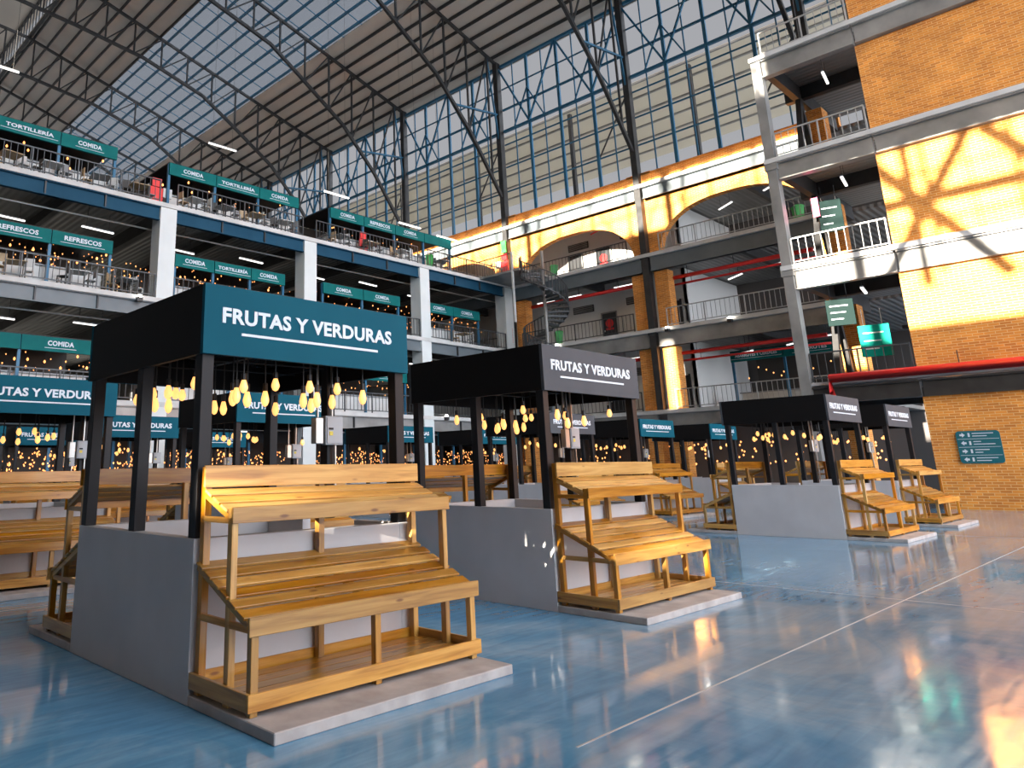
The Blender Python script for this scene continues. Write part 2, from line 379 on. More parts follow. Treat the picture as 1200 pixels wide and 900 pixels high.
for i, x in enumerate(xs):
    if x > 34.5: continue
    MB().bar((x, 0, bot(x)), (x, 0, zt(x)), .11, .11).build('web_post', DSTEEL, truss)
    if i < len(xs) - 1:
        x2 = xs[i + 1]
        MB().bar((x, 0, zt(x)), (x2, 0, bot(x2)), .09, .09).build('web_diagonal', DSTEEL, truss)
MB().bar((35.1, 0, 25.3), (30.6, 0, bot(30.6)), .12, .12).build('knee_strut', BSTEEL, truss)
MB().bar((35.1, 0, 23.4), (34.2, 0, zt(34.2)), .1, .1).build('knee_strut', BSTEEL, truss)
TL = {5.05: 'dark arched roof truss above the grey steel corner column of the brick tower', 14.6: 'dark roof truss landing on the tall column between the two open arches',
      24.2: 'dark roof truss landing on the column behind the spiral stair', 33.7: 'dark roof truss landing on the column one bay past the spiral stair',
      43.25: 'dark roof truss landing on the column two bays past the spiral stair', 52.8: 'dark roof truss three bays past the spiral stair',
      62.4: 'dark roof truss seen over the top floor signs, fourth past the spiral stair', 72: 'farthest dark roof truss at the end of the hall',
      -4.5: 'dark roof truss over the brick tower, second from the near end', -14.05: 'dark roof truss over the brick tower, nearest end'}
for y in COLY:
    o = truss if y == 14.6 else dup(truss, loc=(0, y, 0))
    tag(o, TL[y], 'roof truss', 'arched roof trusses')

# ---------------- facade columns, lattice and bays (east side; west side mirrored behind the camera)
def hcol(name, x, y, z0, z1, w, m, label):
    mb = MB().box(x - w / 2, x + w / 2, y - w * .42, y + w * .42, z0, z1)
    for zz in (F2 - .35, F3 - .35): mb.box(x - w / 2 - .05, x + w / 2 + .05, y - w * .42 - .05, y + w * .42 + .05, zz, zz + .35)
    o = mb.build(name, m)
    o['kind'] = 'structure'; o['label'] = label; o['category'] = 'column'; return o
for k, y in enumerate(COLY):
    if y >= 5: hcol('steel_column', XA - .05, y, F1 if y > 6 else F4, 29.3, .42, DSTEEL, 'dark steel column rising from the floor to the roof along the arched brick facade')
for y in COLY: hcol('steel_column', -31.1, y, 0, 29.3, .52, DSTEEL, 'dark steel column on the west side of the hall')
def lattice(y0, y1):
    f = empty('lattice_frame', (XA + .1, y0, 0)); W = y1 - y0
    n = 4
    for k in range(1, n):
        yy = W * k / n
        MB().box(-.07, .07, yy - .09, yy + .09, 17.8, 29.1).build('mullion', BSTEEL, f)
    for k in range(n):
        yy = W * (k + .5) / n
        MB().box(-.03, .03, yy - .035, yy + .035, 17.8, 29.1).build('thin_mullion', BSTEEL, f)
    for z in (19.6, 21.35, 23.0, 27.2):
        MB().box(-.03, .03, .2, W - .2, z - .045, z + .045).build('girt', BSTEEL, f)
    for z in (24.0, 29.0):
        MB().box(-.09, .09, .2, W - .2, z - .09, z + .09).build('chord', BSTEEL, f)
    MB().box(-.06, .06, .2, W - .2, 25.55, 25.68).build('girt', BSTEEL, f)
    for k in range(n):
        a, b = W * k / n, W * (k + 1) / n
        p, q = ((a, 29), (b, 24.05)) if k % 2 == 0 else ((a, 24.05), (b, 29))
        MB().bar((-.1, p[0], p[1]), (-.1, q[0], q[1]), .11, .11).build('diagonal', BSTEEL, f)
        p, q = ((a, 26.5), ((a + b) / 2, 24.05)) if k % 2 else ((b, 26.5), ((a + b) / 2, 24.05))
        MB().bar((-.1, p[0], p[1]), (-.1, q[0], q[1]), .08, .08).build('diagonal', BSTEEL, f)
    MB().bar((.05, .25, 23), (.05, W / 4, 19.6), .07, .07).build('brace', DSTEEL, f)
    return f
lat0 = lattice(14.6, 24.2)
LATL = {-4.5: 'sky-tinted blue steel lattice behind the brick tower top', 5.05: 'sky-tinted blue steel lattice bay above the right open arch beside the brick tower', 14.6: 'sky-tinted blue steel lattice bay above the middle open arch with the red door sign',
        24.2: 'sky-tinted blue steel lattice bay left of the column behind the spiral stair', 33.7: 'sky-tinted blue steel lattice bay two bays left of the spiral stair column', 43.25: 'sky-tinted blue steel lattice bay seen just above the green top floor signs',
        52.8: 'sky-tinted blue steel lattice bay at the far end over the top floor signs', 62.4: 'last sky-tinted blue steel lattice bay at the far end of the hall'}
for y in COLY[1:-1]:
    o = lat0 if y == 14.6 else dup(lat0, loc=(XA + .1, y, 0))
    o.scale = (1, 9.55 / 9.6, 1); tag(o, LATL[y], 'lattice', 'lattice bays above the arches')
for y in COLY[:-1]:
    o = dup(lat0, loc=(-31.2, y, 0)); o.scale = (1, 9.55 / 9.6, 1)
    o['kind'] = 'structure'
# unseen walls and bars behind the camera, shaped to block and aim sunlight
struct('wall_front_light_block', MB().box(-31.5, -1, -22.4, -22, 0, 30), noisy('south_light_block', (.085, .062, .05), (.12, .09, .07), 1, .8, world=True))  # unseen wall added to keep south-west sky light off the nearest stall
def wall_holes(x0, x1, y0, y1, z0, z1, holes):
    mb = MB(); ys = sorted({y0, y1, *[h[0] for h in holes], *[h[1] for h in holes]})
    for a, b in zip(ys, ys[1:]):
        hs = sorted((h[2], h[3]) for h in holes if h[0] <= a + 1e-6 and h[1] >= b - 1e-6); z = z0
        for p, q in hs:
            if p > z: mb.box(x0, x1, a, b, z, p)
            z = max(z, q)
        if z < z1: mb.box(x0, x1, a, b, z, z1)
    return mb
struct('wall_left', wall_holes(-31.5, -31, -22, 75, 0, 29.4, [(-22, -2.5, 16.1, 22.4), (-2.5, 75, 26.0, 29.4), (5.6, 6.25, 16.0, 19.6), (-5.12, -4.76, 6.85, 7.3), (-4.2, -3.75, 6.68, 6.98)]), noisy('west_brown_wall', (.085, .062, .05), (.12, .09, .07), 1, .8, world=True))  # openings placed so sun lands on tower, brick pillar and racks
for k, (a, b) in enumerate((((-21, 17.4), (-13, 22.4)), ((-13, 17.4), (-21, 22.4)), ((-12.5, 17.4), (-8.6, 22.4)), ((-9, 17.4), (-12.9, 22.4)), ((-8.6, 17.4), (-5.2, 22.4)), ((-5, 17.4), (-8.2, 22.4)), ((-22, 20.4), (-2.6, 20.4)), ((-10.6, 17.4), (-10.6, 22.4)), ((-6.4, 17.4), (-6.4, 22.4)))):
    o = MB().bar((-31.2, a[0], a[1]), (-31.2, b[0], b[1]), .3, .42).build('shadow_bar', DSTEEL); o['kind'] = 'structure'  # unseen bars added to cast crossed shadows on the tower brick

# ---------------- arched brick wing
def arch_wall(y0, y1):
    yc, a, H = (y0 + y1) / 2, (y1 - y0) / 2 - .8, 2.5
    zb, ztp = 12.95, 16.25
    pts = []
    n = 36
    for i in range(n + 1):
        u = -math.cos(PI * i / n); pts.append((yc + a * u, zb + H * max(0, 1 - abs(u) ** 2.5) ** .5))
    poly = [(y0, zb), *pts, (y1, zb), (y1, ztp), (y0, ztp)]
    # strips instead of one concave face
    mb = MB()
    cur = [(y0, zb)] + pts + [(y1, zb)]
    x0, x1 = XA + .15, XA + .6
    for (ya, za), (yb, zb2) in zip(cur, cur[1:]):
        if abs(yb - ya) < 1e-6: continue
        vs = [(x0, ya, za), (x0, yb, zb2), (x0, yb, ztp), (x0, ya, ztp), (x1, ya, za), (x1, yb, zb2), (x1, yb, ztp), (x1, ya, ztp)]
        mb.add(vs, [(0, 3, 2, 1), (4, 5, 6, 7), (0, 1, 5, 4)])
    mb.add([(x0, y0, ztp), (x0, y1, ztp), (x1, y1, ztp), (x1, y0, ztp)], [(0, 1, 2, 3)])
    return struct('wall_arched', mb, BRICK)
for a, b in zip(COLY[2:], COLY[3:]): arch_wall(a, b)
# soffit trim of the arches is brick; piers below
for y in COLY[2:]:
    for z0, z1 in ((0, 3.5), (F1, 7.7), (F2, 11.95)):
        for s in (-1, 1):
            if y < 6 and s < 0: continue
            yy = y + s * .68
            struct('brick_pillar', MB().box(XA + .12, XA + .8, yy - .38, yy + .38, z0, z1), BRICK)
    struct('brick_pillar', MB().box(XA + .05, XA + .35, y - .75, y + .75, F4, 17.85), BRICK)
Y0, Y1 = 5.3, 75
struct('wall_parapet', MB().box(XA + .1, XA + .35, Y0, Y1, F4, 17.72), BRICK)
struct('trim_1', MB().box(XA + .05, XA + .42, Y0, Y1, 17.72, 17.8), BRICK)
for i, (f, bd, bm0) in enumerate(((F1, 3.5, STEEL), (F2, 7.7, STEEL), (12.95, 11.95, GBEAM), (F4, 16.2, GBEAM))):
    struct('ledge_slab', MB().box(XA - .35, XA + .3, Y0, Y1, f - .2, f), LIP)
    struct('floor_slab', MB().box(XA + .3, 58, Y0 - 3.6 if i else Y0, Y1, f - .18, f), DECKY)
    if i == 3: struct('floor_terrace', MB().box(XA + .45, 58, Y0 - 3.6, Y1, f, f + .03), LIP)  # unseen pale sheet added to bounce light up to the neighbouring roof
    for a, b in zip(COLY[2:], COLY[3:]):
        struct('edge_beam', MB().box(XA - .12, XA + .1, a + .27, b - .27, bd, f - .2).box(XA - .2, XA + .1, a + .27, b - .27, bd, bd + .05), bm0)
        struct('cross_beam', MB().box(XA + .5, 45, (a + b) / 2 - .12, (a + b) / 2 + .12, f - .75, f - .18), DSTEEL)
# back walls of the rooms behind the arches
def backwall(y0, y1, z0, z1, x=38.6):
    return struct('wall_back', MB().box(x, x + .15, y0, y1, z0, z1), ROOMW)
for f, c in ((F1, 8.4), (F2, 12.7), (12.95, 16.7)):
    backwall(14.1, 72, f, c)
    struct('wall_partition', MB().box(38.6, 45.9, 14.1, 14.25, f, c), ROOMW)
for f, c in ((F1, 8.4), (F2, 12.7)):
    dd = MB().box(38.53, 38.6, 14.5, 15.3, f, f + 2.1).box(38.5, 38.6, 14.42, 14.5, f, f + 2.18).box(38.5, 38.6, 15.3, 15.38, f, f + 2.18).build('door_%d' % (11 if f < 5 else 12), DOORM); dd['kind'] = 'structure'
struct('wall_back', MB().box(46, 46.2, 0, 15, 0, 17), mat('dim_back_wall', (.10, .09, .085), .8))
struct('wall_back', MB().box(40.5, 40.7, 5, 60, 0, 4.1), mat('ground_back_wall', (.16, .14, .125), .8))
# doors, red notices, vents
dn = 0
RL = {F1: 'first', F2: 'second', 12.95: 'third'}
for f in (F1, F2, 12.95):
    for yc, in ((19.1,), (21.2,)):
        if yc == 21.2 and f != 12.95: continue
        dn += 1
        d = MB().box(38.52, 38.62, yc - .5, yc + .5, f, f + 2.1).build('door_%d' % dn, DOORM); d['kind'] = 'structure'
        MB().box(38.48, 38.53, yc - .55, yc - .5, f, f + 2.15).box(38.48, 38.53, yc + .5, yc + .55, f, f + 2.15).box(38.48, 38.53, yc - .55, yc + .55, f + 2.1, f + 2.17).build('door_frame', STEEL, d)
        MB().box(38.47, 38.52, yc + .34, yc + .4, f + .95, f + 1.05).build('door_handle', CHROME, d)
        if yc < 20:
            s = MB().lathe([(.0, 0), (.27, 0), (.27, .03), (0, .03)], 14).box(-.26, .26, -.42, -.30, 0, .03).build('notice_sign', RED)
            s.rotation_euler = (PI / 2, 0, -PI / 2); s.location = (38.5, yc, f + 1.45)
            tag(s, 'round red notice on the dark door of the white room, %s floor' % RL[f], 'sign')
    for k, yc in enumerate((17.1, 20.9)):
        v = empty('wall_vent', (38.55, yc, f + 2.6)); tag(v, 'dark louvred vent in the white room wall, %s floor, %s of the door' % (RL[f], ('right', 'left')[k]), 'vent')
        MB().box(-.04, .04, -.75, .75, -.2, .25).build('vent_frame', DSTEEL, v)
        for q in range(4): MB().box(-.07, -.03, -.7, .7, -.14 + q * .1, -.10 + q * .1).build('louvre', STEEL, v)
# red fire pipes under the slabs and their hangers
def pipe(pts, r, label):
    o = empty('fire_pipe', pts[0]); tag(o, label, 'pipe')
    b = Vector(pts[0]); MB().tube([Vector(p) - b for p in pts], r, 10).build('pipe_run', RED, o, smooth=True)
    for p, q in zip(pts, pts[1:]):
        d = Vector(q) - Vector(p); n = int(d.length // 2.4)
        if abs(d.z) > .1: continue
        for k in range(n):
            c = Vector(p) + d * ((k + .5) / n) - b
            MB().tube([c, c + Vector((0, 0, .55))], .015, 5).build('hanger', DSTEEL, o)
    return o
pipe([(36.1, 6.5, 7.35), (36.1, 14.0, 7.35)], .10, 'red fire pipe under the ceiling of the first floor market balcony')
pipe([(36.5, 6.5, 7.0), (36.5, 14.0, 7.0)], .06, 'thin red pipe beside the first floor fire pipe at the market balcony')
pipe([(36.1, 6.5, 11.55), (36.1, 14.0, 11.55)], .11, 'red fire pipe under the ceiling of the second floor open balcony')
pipe([(36.5, 6.5, 11.25), (36.5, 14.0, 11.25)], .06, 'thin red pipe beside the second floor fire pipe at the open balcony')
pipe([(36.1, 15.6, 11.55), (36.1, 23.6, 11.55)], .11, 'red fire pipe above the white room with the green bin, second floor')
pipe([(36.1, 15.6, 7.3), (36.1, 23.6, 7.3)], .11, 'red fire pipe above the first floor white room')
pipe([(36.6, 16.5, 15.95), (37.9, 19.5, 15.95)], .05, 'thin red pipe under the middle arch ceiling')

# ---------------- linear lamps
def lin_lamp(loc, along, label, group, L_=1.3, wire=.8):
    o = empty('linear_lamp', loc); tag(o, label, 'lamp', group)
    d = Vector(along).normalized() * (L_ / 2)
    MB().bar(-d + Vector((0, 0, .05)), d + Vector((0, 0, .05)), .10, .05).build('housing', LHOUSE, o)
    MB().bar(-d, d, .085, .05).build('tube', LAMP, o)
    for s in (-.7, .7): MB().tube([d * s + Vector((0, 0, .07)), d * s + Vector((0, 0, wire))], .008, 4).build('suspension_wire', DSTEEL, o)
    return o
for f, nm in ((F1, 'first'), (F2, 'second'), (12.95, 'third')):
    h = f + 3.25 if f > 12 else f + 3.2
    for k, y in enumerate((7.4, 8.8, 11.8)):
        lin_lamp((37.6 + k * 1.2, y, h), (.7, 1, 0) if k else (0, 1, 0), 'linear lamp, %s from the column side under the %s floor ceiling of the market balcony' % (ORD[2 - k], nm), 'balcony lamps', wire=.62 if f > 12 else .88)
    for k, y in enumerate((17.0, 20.6, 22.6)):
        lin_lamp((36.9, y, h), (0, 1, 0), 'linear lamp before the white %s floor room, %s from the right' % (nm, ORD[k]), 'balcony lamps', wire=.62 if f > 12 else .88)

# ---------------- railings
def railing(p, q, z, label, m, cat='railing', group=None, bal=.24, h=1.05):
    p = Vector((*p, 0)); q = Vector((*q, 0)); d = q - p; n = d.length
    o = empty('railing', (p.x, p.y, z), math.atan2(d.y, d.x)); tag(o, label, cat, group)
    MB().box(0, n, -.03, .03, h - .05, h).build('top_rail', m, o)
    MB().box(0, n, -.02, .02, .10, .14).build('bottom_rail', m, o)
    np_ = max(2, round(n / 1.9) + 1)
    me = MB().box(-.025, .025, -.025, .025, 0, h - .04).mesh('post', m)
    for k in range(np_): link('post', me, o, (n * k / (np_ - 1) * .994 + n * .003, 0, 0))
    nb = int(n / bal); mb_ = MB().box(-.011, .011, -.011, .011, .12, h - .04).mesh('baluster', m)
    for k in range(1, nb): link('baluster', mb_, o, (n * k / nb, 0, 0))
    return o
for f, nm, fm in ((F1, 'first', RAILG), (F2, 'second', RAILG), (12.95, 'third', RAILG)):
    g = 'balcony railings of the arched wing'
    railing((XA - .2, 13.7), (XA - .2, 5.5), f, 'light steel railing of the %s floor balcony beside the brick tower' % nm, fm, group=g)
    railing((XA - .2, 23.3), (XA - .2, 15.6), f, 'dark steel railing in front of the white %s floor room' % nm, RAILD, group=g)
    if f > 8: railing((XA - .2, 33), (XA - .2, 25.1), f, 'dark steel railing of the %s floor past the corner behind the spiral stair' % nm, RAILD, group=g)

# ---------------- roof of the neighbouring nave seen through the lattice
struct('roof_neighbour', MB().prism([(44, 28.6), (58, 28.6), (58, 28.63), (44, 28.63)], 1, -10, 75), NBROOF)
nb_roof = bpy.data.objects['roof_neighbour']
for x in (44.1, 46.2, 48.6, 51, 53.5, 56): MB().box(x - .09, x + .09, -10, 75, 28.48, 28.6).build('purlin', STEEL, nb_roof)
struct('wall_neighbour', MB().box(58, 58.3, -10, 75, F4, 25.5), noisy('far_glass_wall', (.40, .46, .50), (.66, .70, .72), 1.2, .4, world=True))
for k, y in enumerate(COLY[2:]):
    hcol('steel_column', 44.2, y, F4, 28.3, .3, DSTEEL, 'slim dark column carrying the neighbouring roof beyond the lattice')

# ---------------- brick tower
TW = [(0, 3.56), (F1 + .07, 7.8), (8.75, 12.2), (13.1, 16.55), (17.6, 29.0)]
for k, (z0, z1) in enumerate(TW):
    struct('wall_right', MB().box(XT, XT + .35, -22, 1.4, z0, z1), BRICK)
    struct('wall_right', MB().box(XT + .35, XT + 5.5, 1.2, 1.4, z0, z1), BRICK)
for k, (zb, zt_, m) in enumerate(((3.56, F1 - .02, DSTEEL), (7.8, 8.75, STEEL), (12.2, 13.1, STEEL), (16.6, 17.55, STEEL))):
    if k: struct('ledge_slab', MB().box(XT - .3, XT + .4, -22, 5.0, zt_ - .18, zt_), LIP)
    else: struct('ledge_slab', MB().box(XT - .1, XT + .4, -22, 5.0, zt_ - .12, zt_), CONC)
    for y0, y1 in ((-22, -9), (-9, 1.32), (1.4, 4.6)):
        struct('edge_beam', MB().box(XT - .08, XT + .12, y0, y1, zb + .04, zt_ - .2).box(XT - .2, XT + .12, y0, y1, zb, zb + .05).box(XT - .2, XT + .12, y0, y1, zt_ - .24, zt_ - .18), m)
    struct('floor_slab', MB().box(XT + .4, XT + 8, 1.4, 5.0, zt_ - .18, zt_ - .02), DECK)
    struct('cross_beam', MB().box(XT + .3, XT + 8, 4.35, 4.6, zt_ - .85, zt_ - .18), DSTEEL)
    struct('cross_beam', MB().box(XT + 3.4, XT + 3.7, 1.4, 5.0, zt_ - .75, zt_ - .18), DSTEEL)
    if k: lin_lamp((XT + 1.6, 2.9, zt_ - 1.05), (1, .15, 0), 'linear lamp in the tower bay, hung under the %s' % ('second floor slab', 'third floor slab', 'top slab')[k - 1], 'tower lamps', 1.2, .87)
    if k: lin_lamp((XT + 3.9, 2.0, zt_ - 1.25), (1, .15, 0), 'linear lamp deeper in the tower bay, hung under the %s' % ('second floor slab', 'third floor slab', 'top slab')[k - 1], 'tower lamps', 1.2, 1.07)
hcol('steel_column', XT, 4.8, 0, 17.4, .42, STEEL, 'grey steel column at the open corner of the brick tower')
TR = {F1: 'first', 8.75: 'second', 13.1: 'third', 17.55: 'top'}
for f in TR: railing((XT - .12, 4.55), (XT - .12, 1.45), f, 'light steel railing across the tower bay, %s floor' % TR[f], RAILG if f > 5 else RAILD, group='tower railings')
for f in (F1, 8.75, 13.1):
    struct('brick_pillar', MB().box(XT + 4.2, XT + 5.0, 3.9, 4.7, f, f + 3.4), BRICK)
    b = empty('diagonal_brace', (XT + 1.9, 4.3, f)); tag(b, 'dark steel diagonal brace inside the tower bay, %s floor' % TR[f], 'brace', 'tower braces')
    MB().bar((.9, 0, 3.4), (1.8, 0, 0), .2, .2).build('upper_leg', DSTEEL, b); MB().bar((.9, 0, 3.4), (0, 0, 0), .2, .2).build('lower_leg', DSTEEL, b)
# green boards in the tower bay
def board(loc, w, h, label, m, rz=0):
    o = empty('notice_board', loc, rz); tag(o, label, 'sign')
    MB().box(-w / 2, w / 2, -.03, .03, -h / 2, h / 2).build('board', m, o, bevel=.01)
    MB().tube([(-w * .3, 0, h / 2), (-w * .3, 0, h / 2 + .6)], .015, 5).build('hanger', DSTEEL, o)
    MB().tube([(w * .3, 0, h / 2), (w * .3, 0, h / 2 + .6)], .015, 5).build('hanger', DSTEEL, o)
    for k in range(3): MB().box(-w * .36, w * .3 - .1 * k, -.036, -.03, h * (.25 - .25 * k) - .02, h * (.25 - .25 * k) + .02).build('text_line', LETTER, o)
    return o
board((XT + 1.2, 2.72, 5.75), .95, 1.15, 'bright green hanging board inside the first floor of the tower bay', TEALB, -PI / 2 + .2)
SHADEG = mat('shaded_green_board', (.001, .014, .013), .6, spec=.1)  # green darkened in its colour to hold the shade on these boards
board((XT + 1.5, 3.75, 7.0), .9, 1.0, 'shade-darkened green hanging board higher up beside the tower bay brace', SHADEG, -PI / 2 + .3)
board((XT + 2.2, 3.7, 11.0), .8, 1.3, 'shade-darkened green board inside the second floor of the tower bay', SHADEG, -PI / 2 + .3)
bx = MB().box(-.02, .02, -.12, .12, -.4, .4).build('poster', PINK, loc=(XT + 1.9, 4.1, 11.4)); tag(bx, 'small pink poster beside the green board in the second floor tower bay', 'poster')
pipe([(XT - .28, 3.95, 3.5), (XT - .28, 3.95, F1 + .06), (XT - .28, -21, F1 + .06)], .15, 'thick red pipe running along the brick tower above the dark beam')
# wayfinding sign on the tower
ws = empty('wall_sign', (XT - .04, .72, 1.4)); tag(ws, 'teal four-row wayfinding sign on the brick tower wall', 'sign')
r_ = .1; W_, H_ = 1.1, 1.0
pl_ = []
for cx_, cz_, a0 in ((W_ - r_, r_, -90), (W_ - r_, H_ - r_, 0), (r_, H_ - r_, 90), (r_, r_, 180)):
    for k in range(5): a = math.radians(a0 + k * 22.5); pl_.append((-(cx_ + r_ * math.cos(a)), cz_ + r_ * math.sin(a)))
MB().prism(pl_, 0, -.02, .04).build('sign_plate', mat('sign_teal', (.006, .12, .15), .4), ws)
for k in range(3): MB().box(-.03, -.02, -W_ + .03, -.03, .25 * (k + 1) - .006, .25 * (k + 1) + .006).build('row_line', LETTER, ws)
for k in range(4):
    z = .125 + .25 * k
    MB().prism([(-.10, z - .03), (-.16, z - .03), (-.16, z - .07), (-.24, z), (-.16, z + .07), (-.16, z + .03), (-.10, z + .03)] if k % 2 else [(-.24, z - .03), (-.18, z - .03), (-.18, z - .07), (-.10, z), (-.18, z + .07), (-.18, z + .03), (-.24, z + .03)], 0, -.03, -.02).build('arrow', LETTER, ws)
    MB().box(-.03, -.02, -.36, -.31, z - .06, z + .06).build('level_mark', LETTER, ws)
    for j in range(2): MB().box(-.03, -.02, -.95 + .17 * ((k + j) % 3), -.42, z + .03 - .08 * j, z + .055 - .08 * j).build('text_line', LETTER, ws)

# ---------------- left wing (food floors)
X0, X1 = -14, 35.0
LCX = [-12.7, -4.8, 3.05, 11.05, 18.8, 27.0, 34.7]
for k, x in enumerate(LCX):
    struct('concrete_column', MB().box(x - .38, x + .38, YL - .1, YL + .7, 0, 12.78), PALECOL)
for i, f in enumerate((F1, F2, F3)):
    struct('ledge_slab', MB().box(X0, X1, YL - .12, YL + .3, f - .2, f), LIP)
    struct('floor_slab', MB().box(X0, X1 + .3, YL + .3, 46, f - .15, f), DECK)
    bm0 = (STEEL, GBEAM, NAVY)[i]
    for a, b in zip(LCX, LCX[1:]):
        e = empty('edge_beam', (a + .38, YL, f - .82)); e['kind'] = 'structure'
        n = b - a - .76
        MB().box(0, n, .05, .12, 0, .62).box(0, n, -.06, .14, 0, .04).box(0, n, -.06, .14, .58, .62).build('web_plate', bm0, e)
        for q in (1, 2): MB().box(n * q / 3 - .03, n * q / 3 + .03, -.05, .06, .03, .59).build('stiffener', DSTEEL, e)
        struct('cross_beam', MB().box(a - .15, a + .15, YL + .7, 45, f - .8, f - .15), DSTEEL)
        struct('cross_beam', MB().box((a + b) / 2 - .12, (a + b) / 2 + .12, YL + .2, 45, f - .6, f - .15), DSTEEL)
    nm = ('first', 'second', 'top')[i]
    for k, (a, b) in enumerate(zip(LCX[1:], LCX[2:])):
        if i == 2 and False: continue
        railing((a + .4, YL), (b - .4, YL), f, 'dark steel railing on the %s food floor, %s bay from the left' % (nm, ORD[k]), RAILD, group='railings of the food floors')
    # service pipe and lamps under each slab
    c = empty('service_pipe', (X0, YL + 1.1, f - .95)); tag(c, 'thin grey service pipe under the %s food floor slab' % nm, 'pipe')
    MB().tube([(0, 0, 0), (X1 - X0, 0, 0)], .04, 6).build('pipe_run', CHROME, c)
    for q in range(10): MB().tube([(4 + q * 4.5, 0, 0), (4 + q * 4.5, 0, .8)], .012, 4).build('hanger', DSTEEL, c)
    for k, x in enumerate((1.2, 5.4, 9.0, 13.4, 17.0, 21.6, 25.0, 29.6)):
        lin_lamp((x, YL + 2.6 + .7 * (k % 2), f - .95), (1, .1, 0), 'linear lamp hung under the %s food floor slab, %s from the left' % (nm, ORD[k]), 'food floor lamps', 1.5)
# lamps under the roof over the top food floor
for k, (x, y, z) in enumerate(((5.0, 30, 20.2), (17, 30, 19.6), (22.6, 26.5, 17.0), (27.5, 25.5, 15.9), (30.5, 25.2, 15.6))):
    lin_lamp((x, y, z), (1, 0, 0), 'linear lamp hanging over the top food floor, %s from the left' % ORD[k], 'lamps over the top food floor', 1.8, zr(x) - z - .3)
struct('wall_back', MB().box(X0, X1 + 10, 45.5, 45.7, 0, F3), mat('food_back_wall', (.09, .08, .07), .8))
for z in (F1 + 1.0, F2 + 1.0):
    for k in range(9):
        w = MB().box(-12 + k * 5.2, -8.6 + k * 5.2, 45.38, 45.5, z, z + 1.7).build('window_%d' % (4 + k + (9 if z > 9 else 0)), mat('lit_window', (.8, .8, .8), .5, emit=(1, .92, .8), estr=1.5)); w['kind'] = 'structure'
        MB().box(-12 + k * 5.2 + 1.65, -12 + k * 5.2 + 1.75, 45.34, 45.38, z, z + 1.7).build('window_frame', DSTEEL, w)

for z, xa, xb, yy, n in ((F1 + 1.0, 1.0, 9.0, 29.6, 2), (F2 + .5, 2.0, 10.6, 29.6, 3)):  # upper strip is an added glow in place of pale lit counter panels
    w = MB().box(xa, xb, yy, yy + .1, z, z + .85).build('window_%d' % n, mat('lit_window', (.8, .8, .8), .5, emit=(1, .95, .88), estr=.9)); w['kind'] = 'structure'
    for k in range(7): MB().box(xa + (xb - xa) * k / 6 - .12, xa + (xb - xa) * k / 6 + .12, yy - .1, yy, z - .05, z + .9).build('window_frame', BRICK if k % 3 == 1 else DSTEEL, w)
BULBSPOTS = []
def food_stall(x0, x1, z, texts, label, y=25.0, clr=TEALF, cl=FURN[1], up=0):
    o = empty('food_stall', (x0, y, z)); tag(o, label, 'food stall', 'food stalls of the left wing'); W = x1 - x0
    n = len(texts)
    for k, t in enumerate(texts):
        a, b = W * k / n, W * (k + 1) / n
        s = MB().box(a + .02, b - .02, -.06, .06, 1.85 + up, 2.42 + up).build('sign_fascia', clr, o)
        if t:
            tw = min(.17 * len(t), (b - a) * .8)
            lettering(t, tw, .2, LETTER, s, ((a + b) / 2 - tw / 2, -.066, 2.08 + up))
            MB().box((a + b) / 2 - tw * .6, (a + b) / 2 + tw * .6, -.07, -.06, 1.98 + up, 2.0 + up).build('underline', LETTER, s)
    me = MB().box(-.06, .06, -.06, .06, 0, 2.4 + up).mesh('post', BSTEEL)
    for k in range(n + 1): link('post', me, o, (max(.06, min(W - .06, W * k / n)), .1, 0))
    MB().box(.2, W - .2, .5, 1.0, 0, 1.0).build('counter', cl, o); MB().box(.1, W - .1, .4, 1.1, 1.0, 1.06).build('countertop', FURN[3], o)
    MB().box(0, W, 3.6, 3.7, 0, 2.4 + up).build('back_panel', FURN[2], o)
    MB().box(0, W, 0, 3.6, 2.42 + up, 2.47 + up).build('roof_sheet', BLACK, o)
    for k in range(int(W * 2.3)):
        BULBSPOTS.append((o, label, x0 + .2 + (k + random.random() * .6) * W / int(W * 2.3), y + random.uniform(.1, 2.8), z + random.uniform(1.35, 1.95)))
    return o
food_stall(-2.2, 4.0, F3, ['COMIDA', 'TORTILLERÍA'][:1] + ['TORTILLERÍA'], 'food stall on the top floor at the far left edge with a tortilla sign')
food_stall(4.1, 9.0, F3, ['TORTILLERÍA', 'COMIDA'], 'top floor food stall left of the first pale column')
food_stall(11.44, 18.8, F3, ['COMIDA', 'TORTILLERÍA', 'COMIDA'], 'top floor food stall between the first two pale columns')
food_stall(20.9, 30.6, F3, ['COMIDA', 'REFRESCOS', 'COMIDA', ''], 'top floor food stall past the second pale column')
food_stall(-2, 3.4, F2, ['COMIDA', 'REFRESCOS'], 'second floor food stall cut by the left edge')
food_stall(4.0, 9.1, F2, ['REFRESCOS', 'REFRESCOS'], 'second floor soft drink stall left of the first pale column')
food_stall(11.96, 18.0, F2, ['COMIDA', 'TORTILLERÍA', 'COMIDA'], 'second floor food stall between the first two pale columns')
food_stall(20.4, 26.0, F2, ['COMIDA', 'COMIDA'], 'second floor food stall past the second pale column')
food_stall(28.0, 33.0, F2, ['COMIDA', 'COMIDA'], 'second floor food stall just left of the spiral stair')
food_stall(2.8, 8.8, F1, ['COMIDA', 'COMIDA'], 'first floor food stall above the cut off teal stall sign')
food_stall(12.0, 18.0, F1, ['COMIDA', 'COMIDA'], 'first floor food stall behind the first teal canopy')
food_stall(20.4, 26.4, F1, ['COMIDA', 'COMIDA'], 'first floor food stall seen between the two nearest canopies')
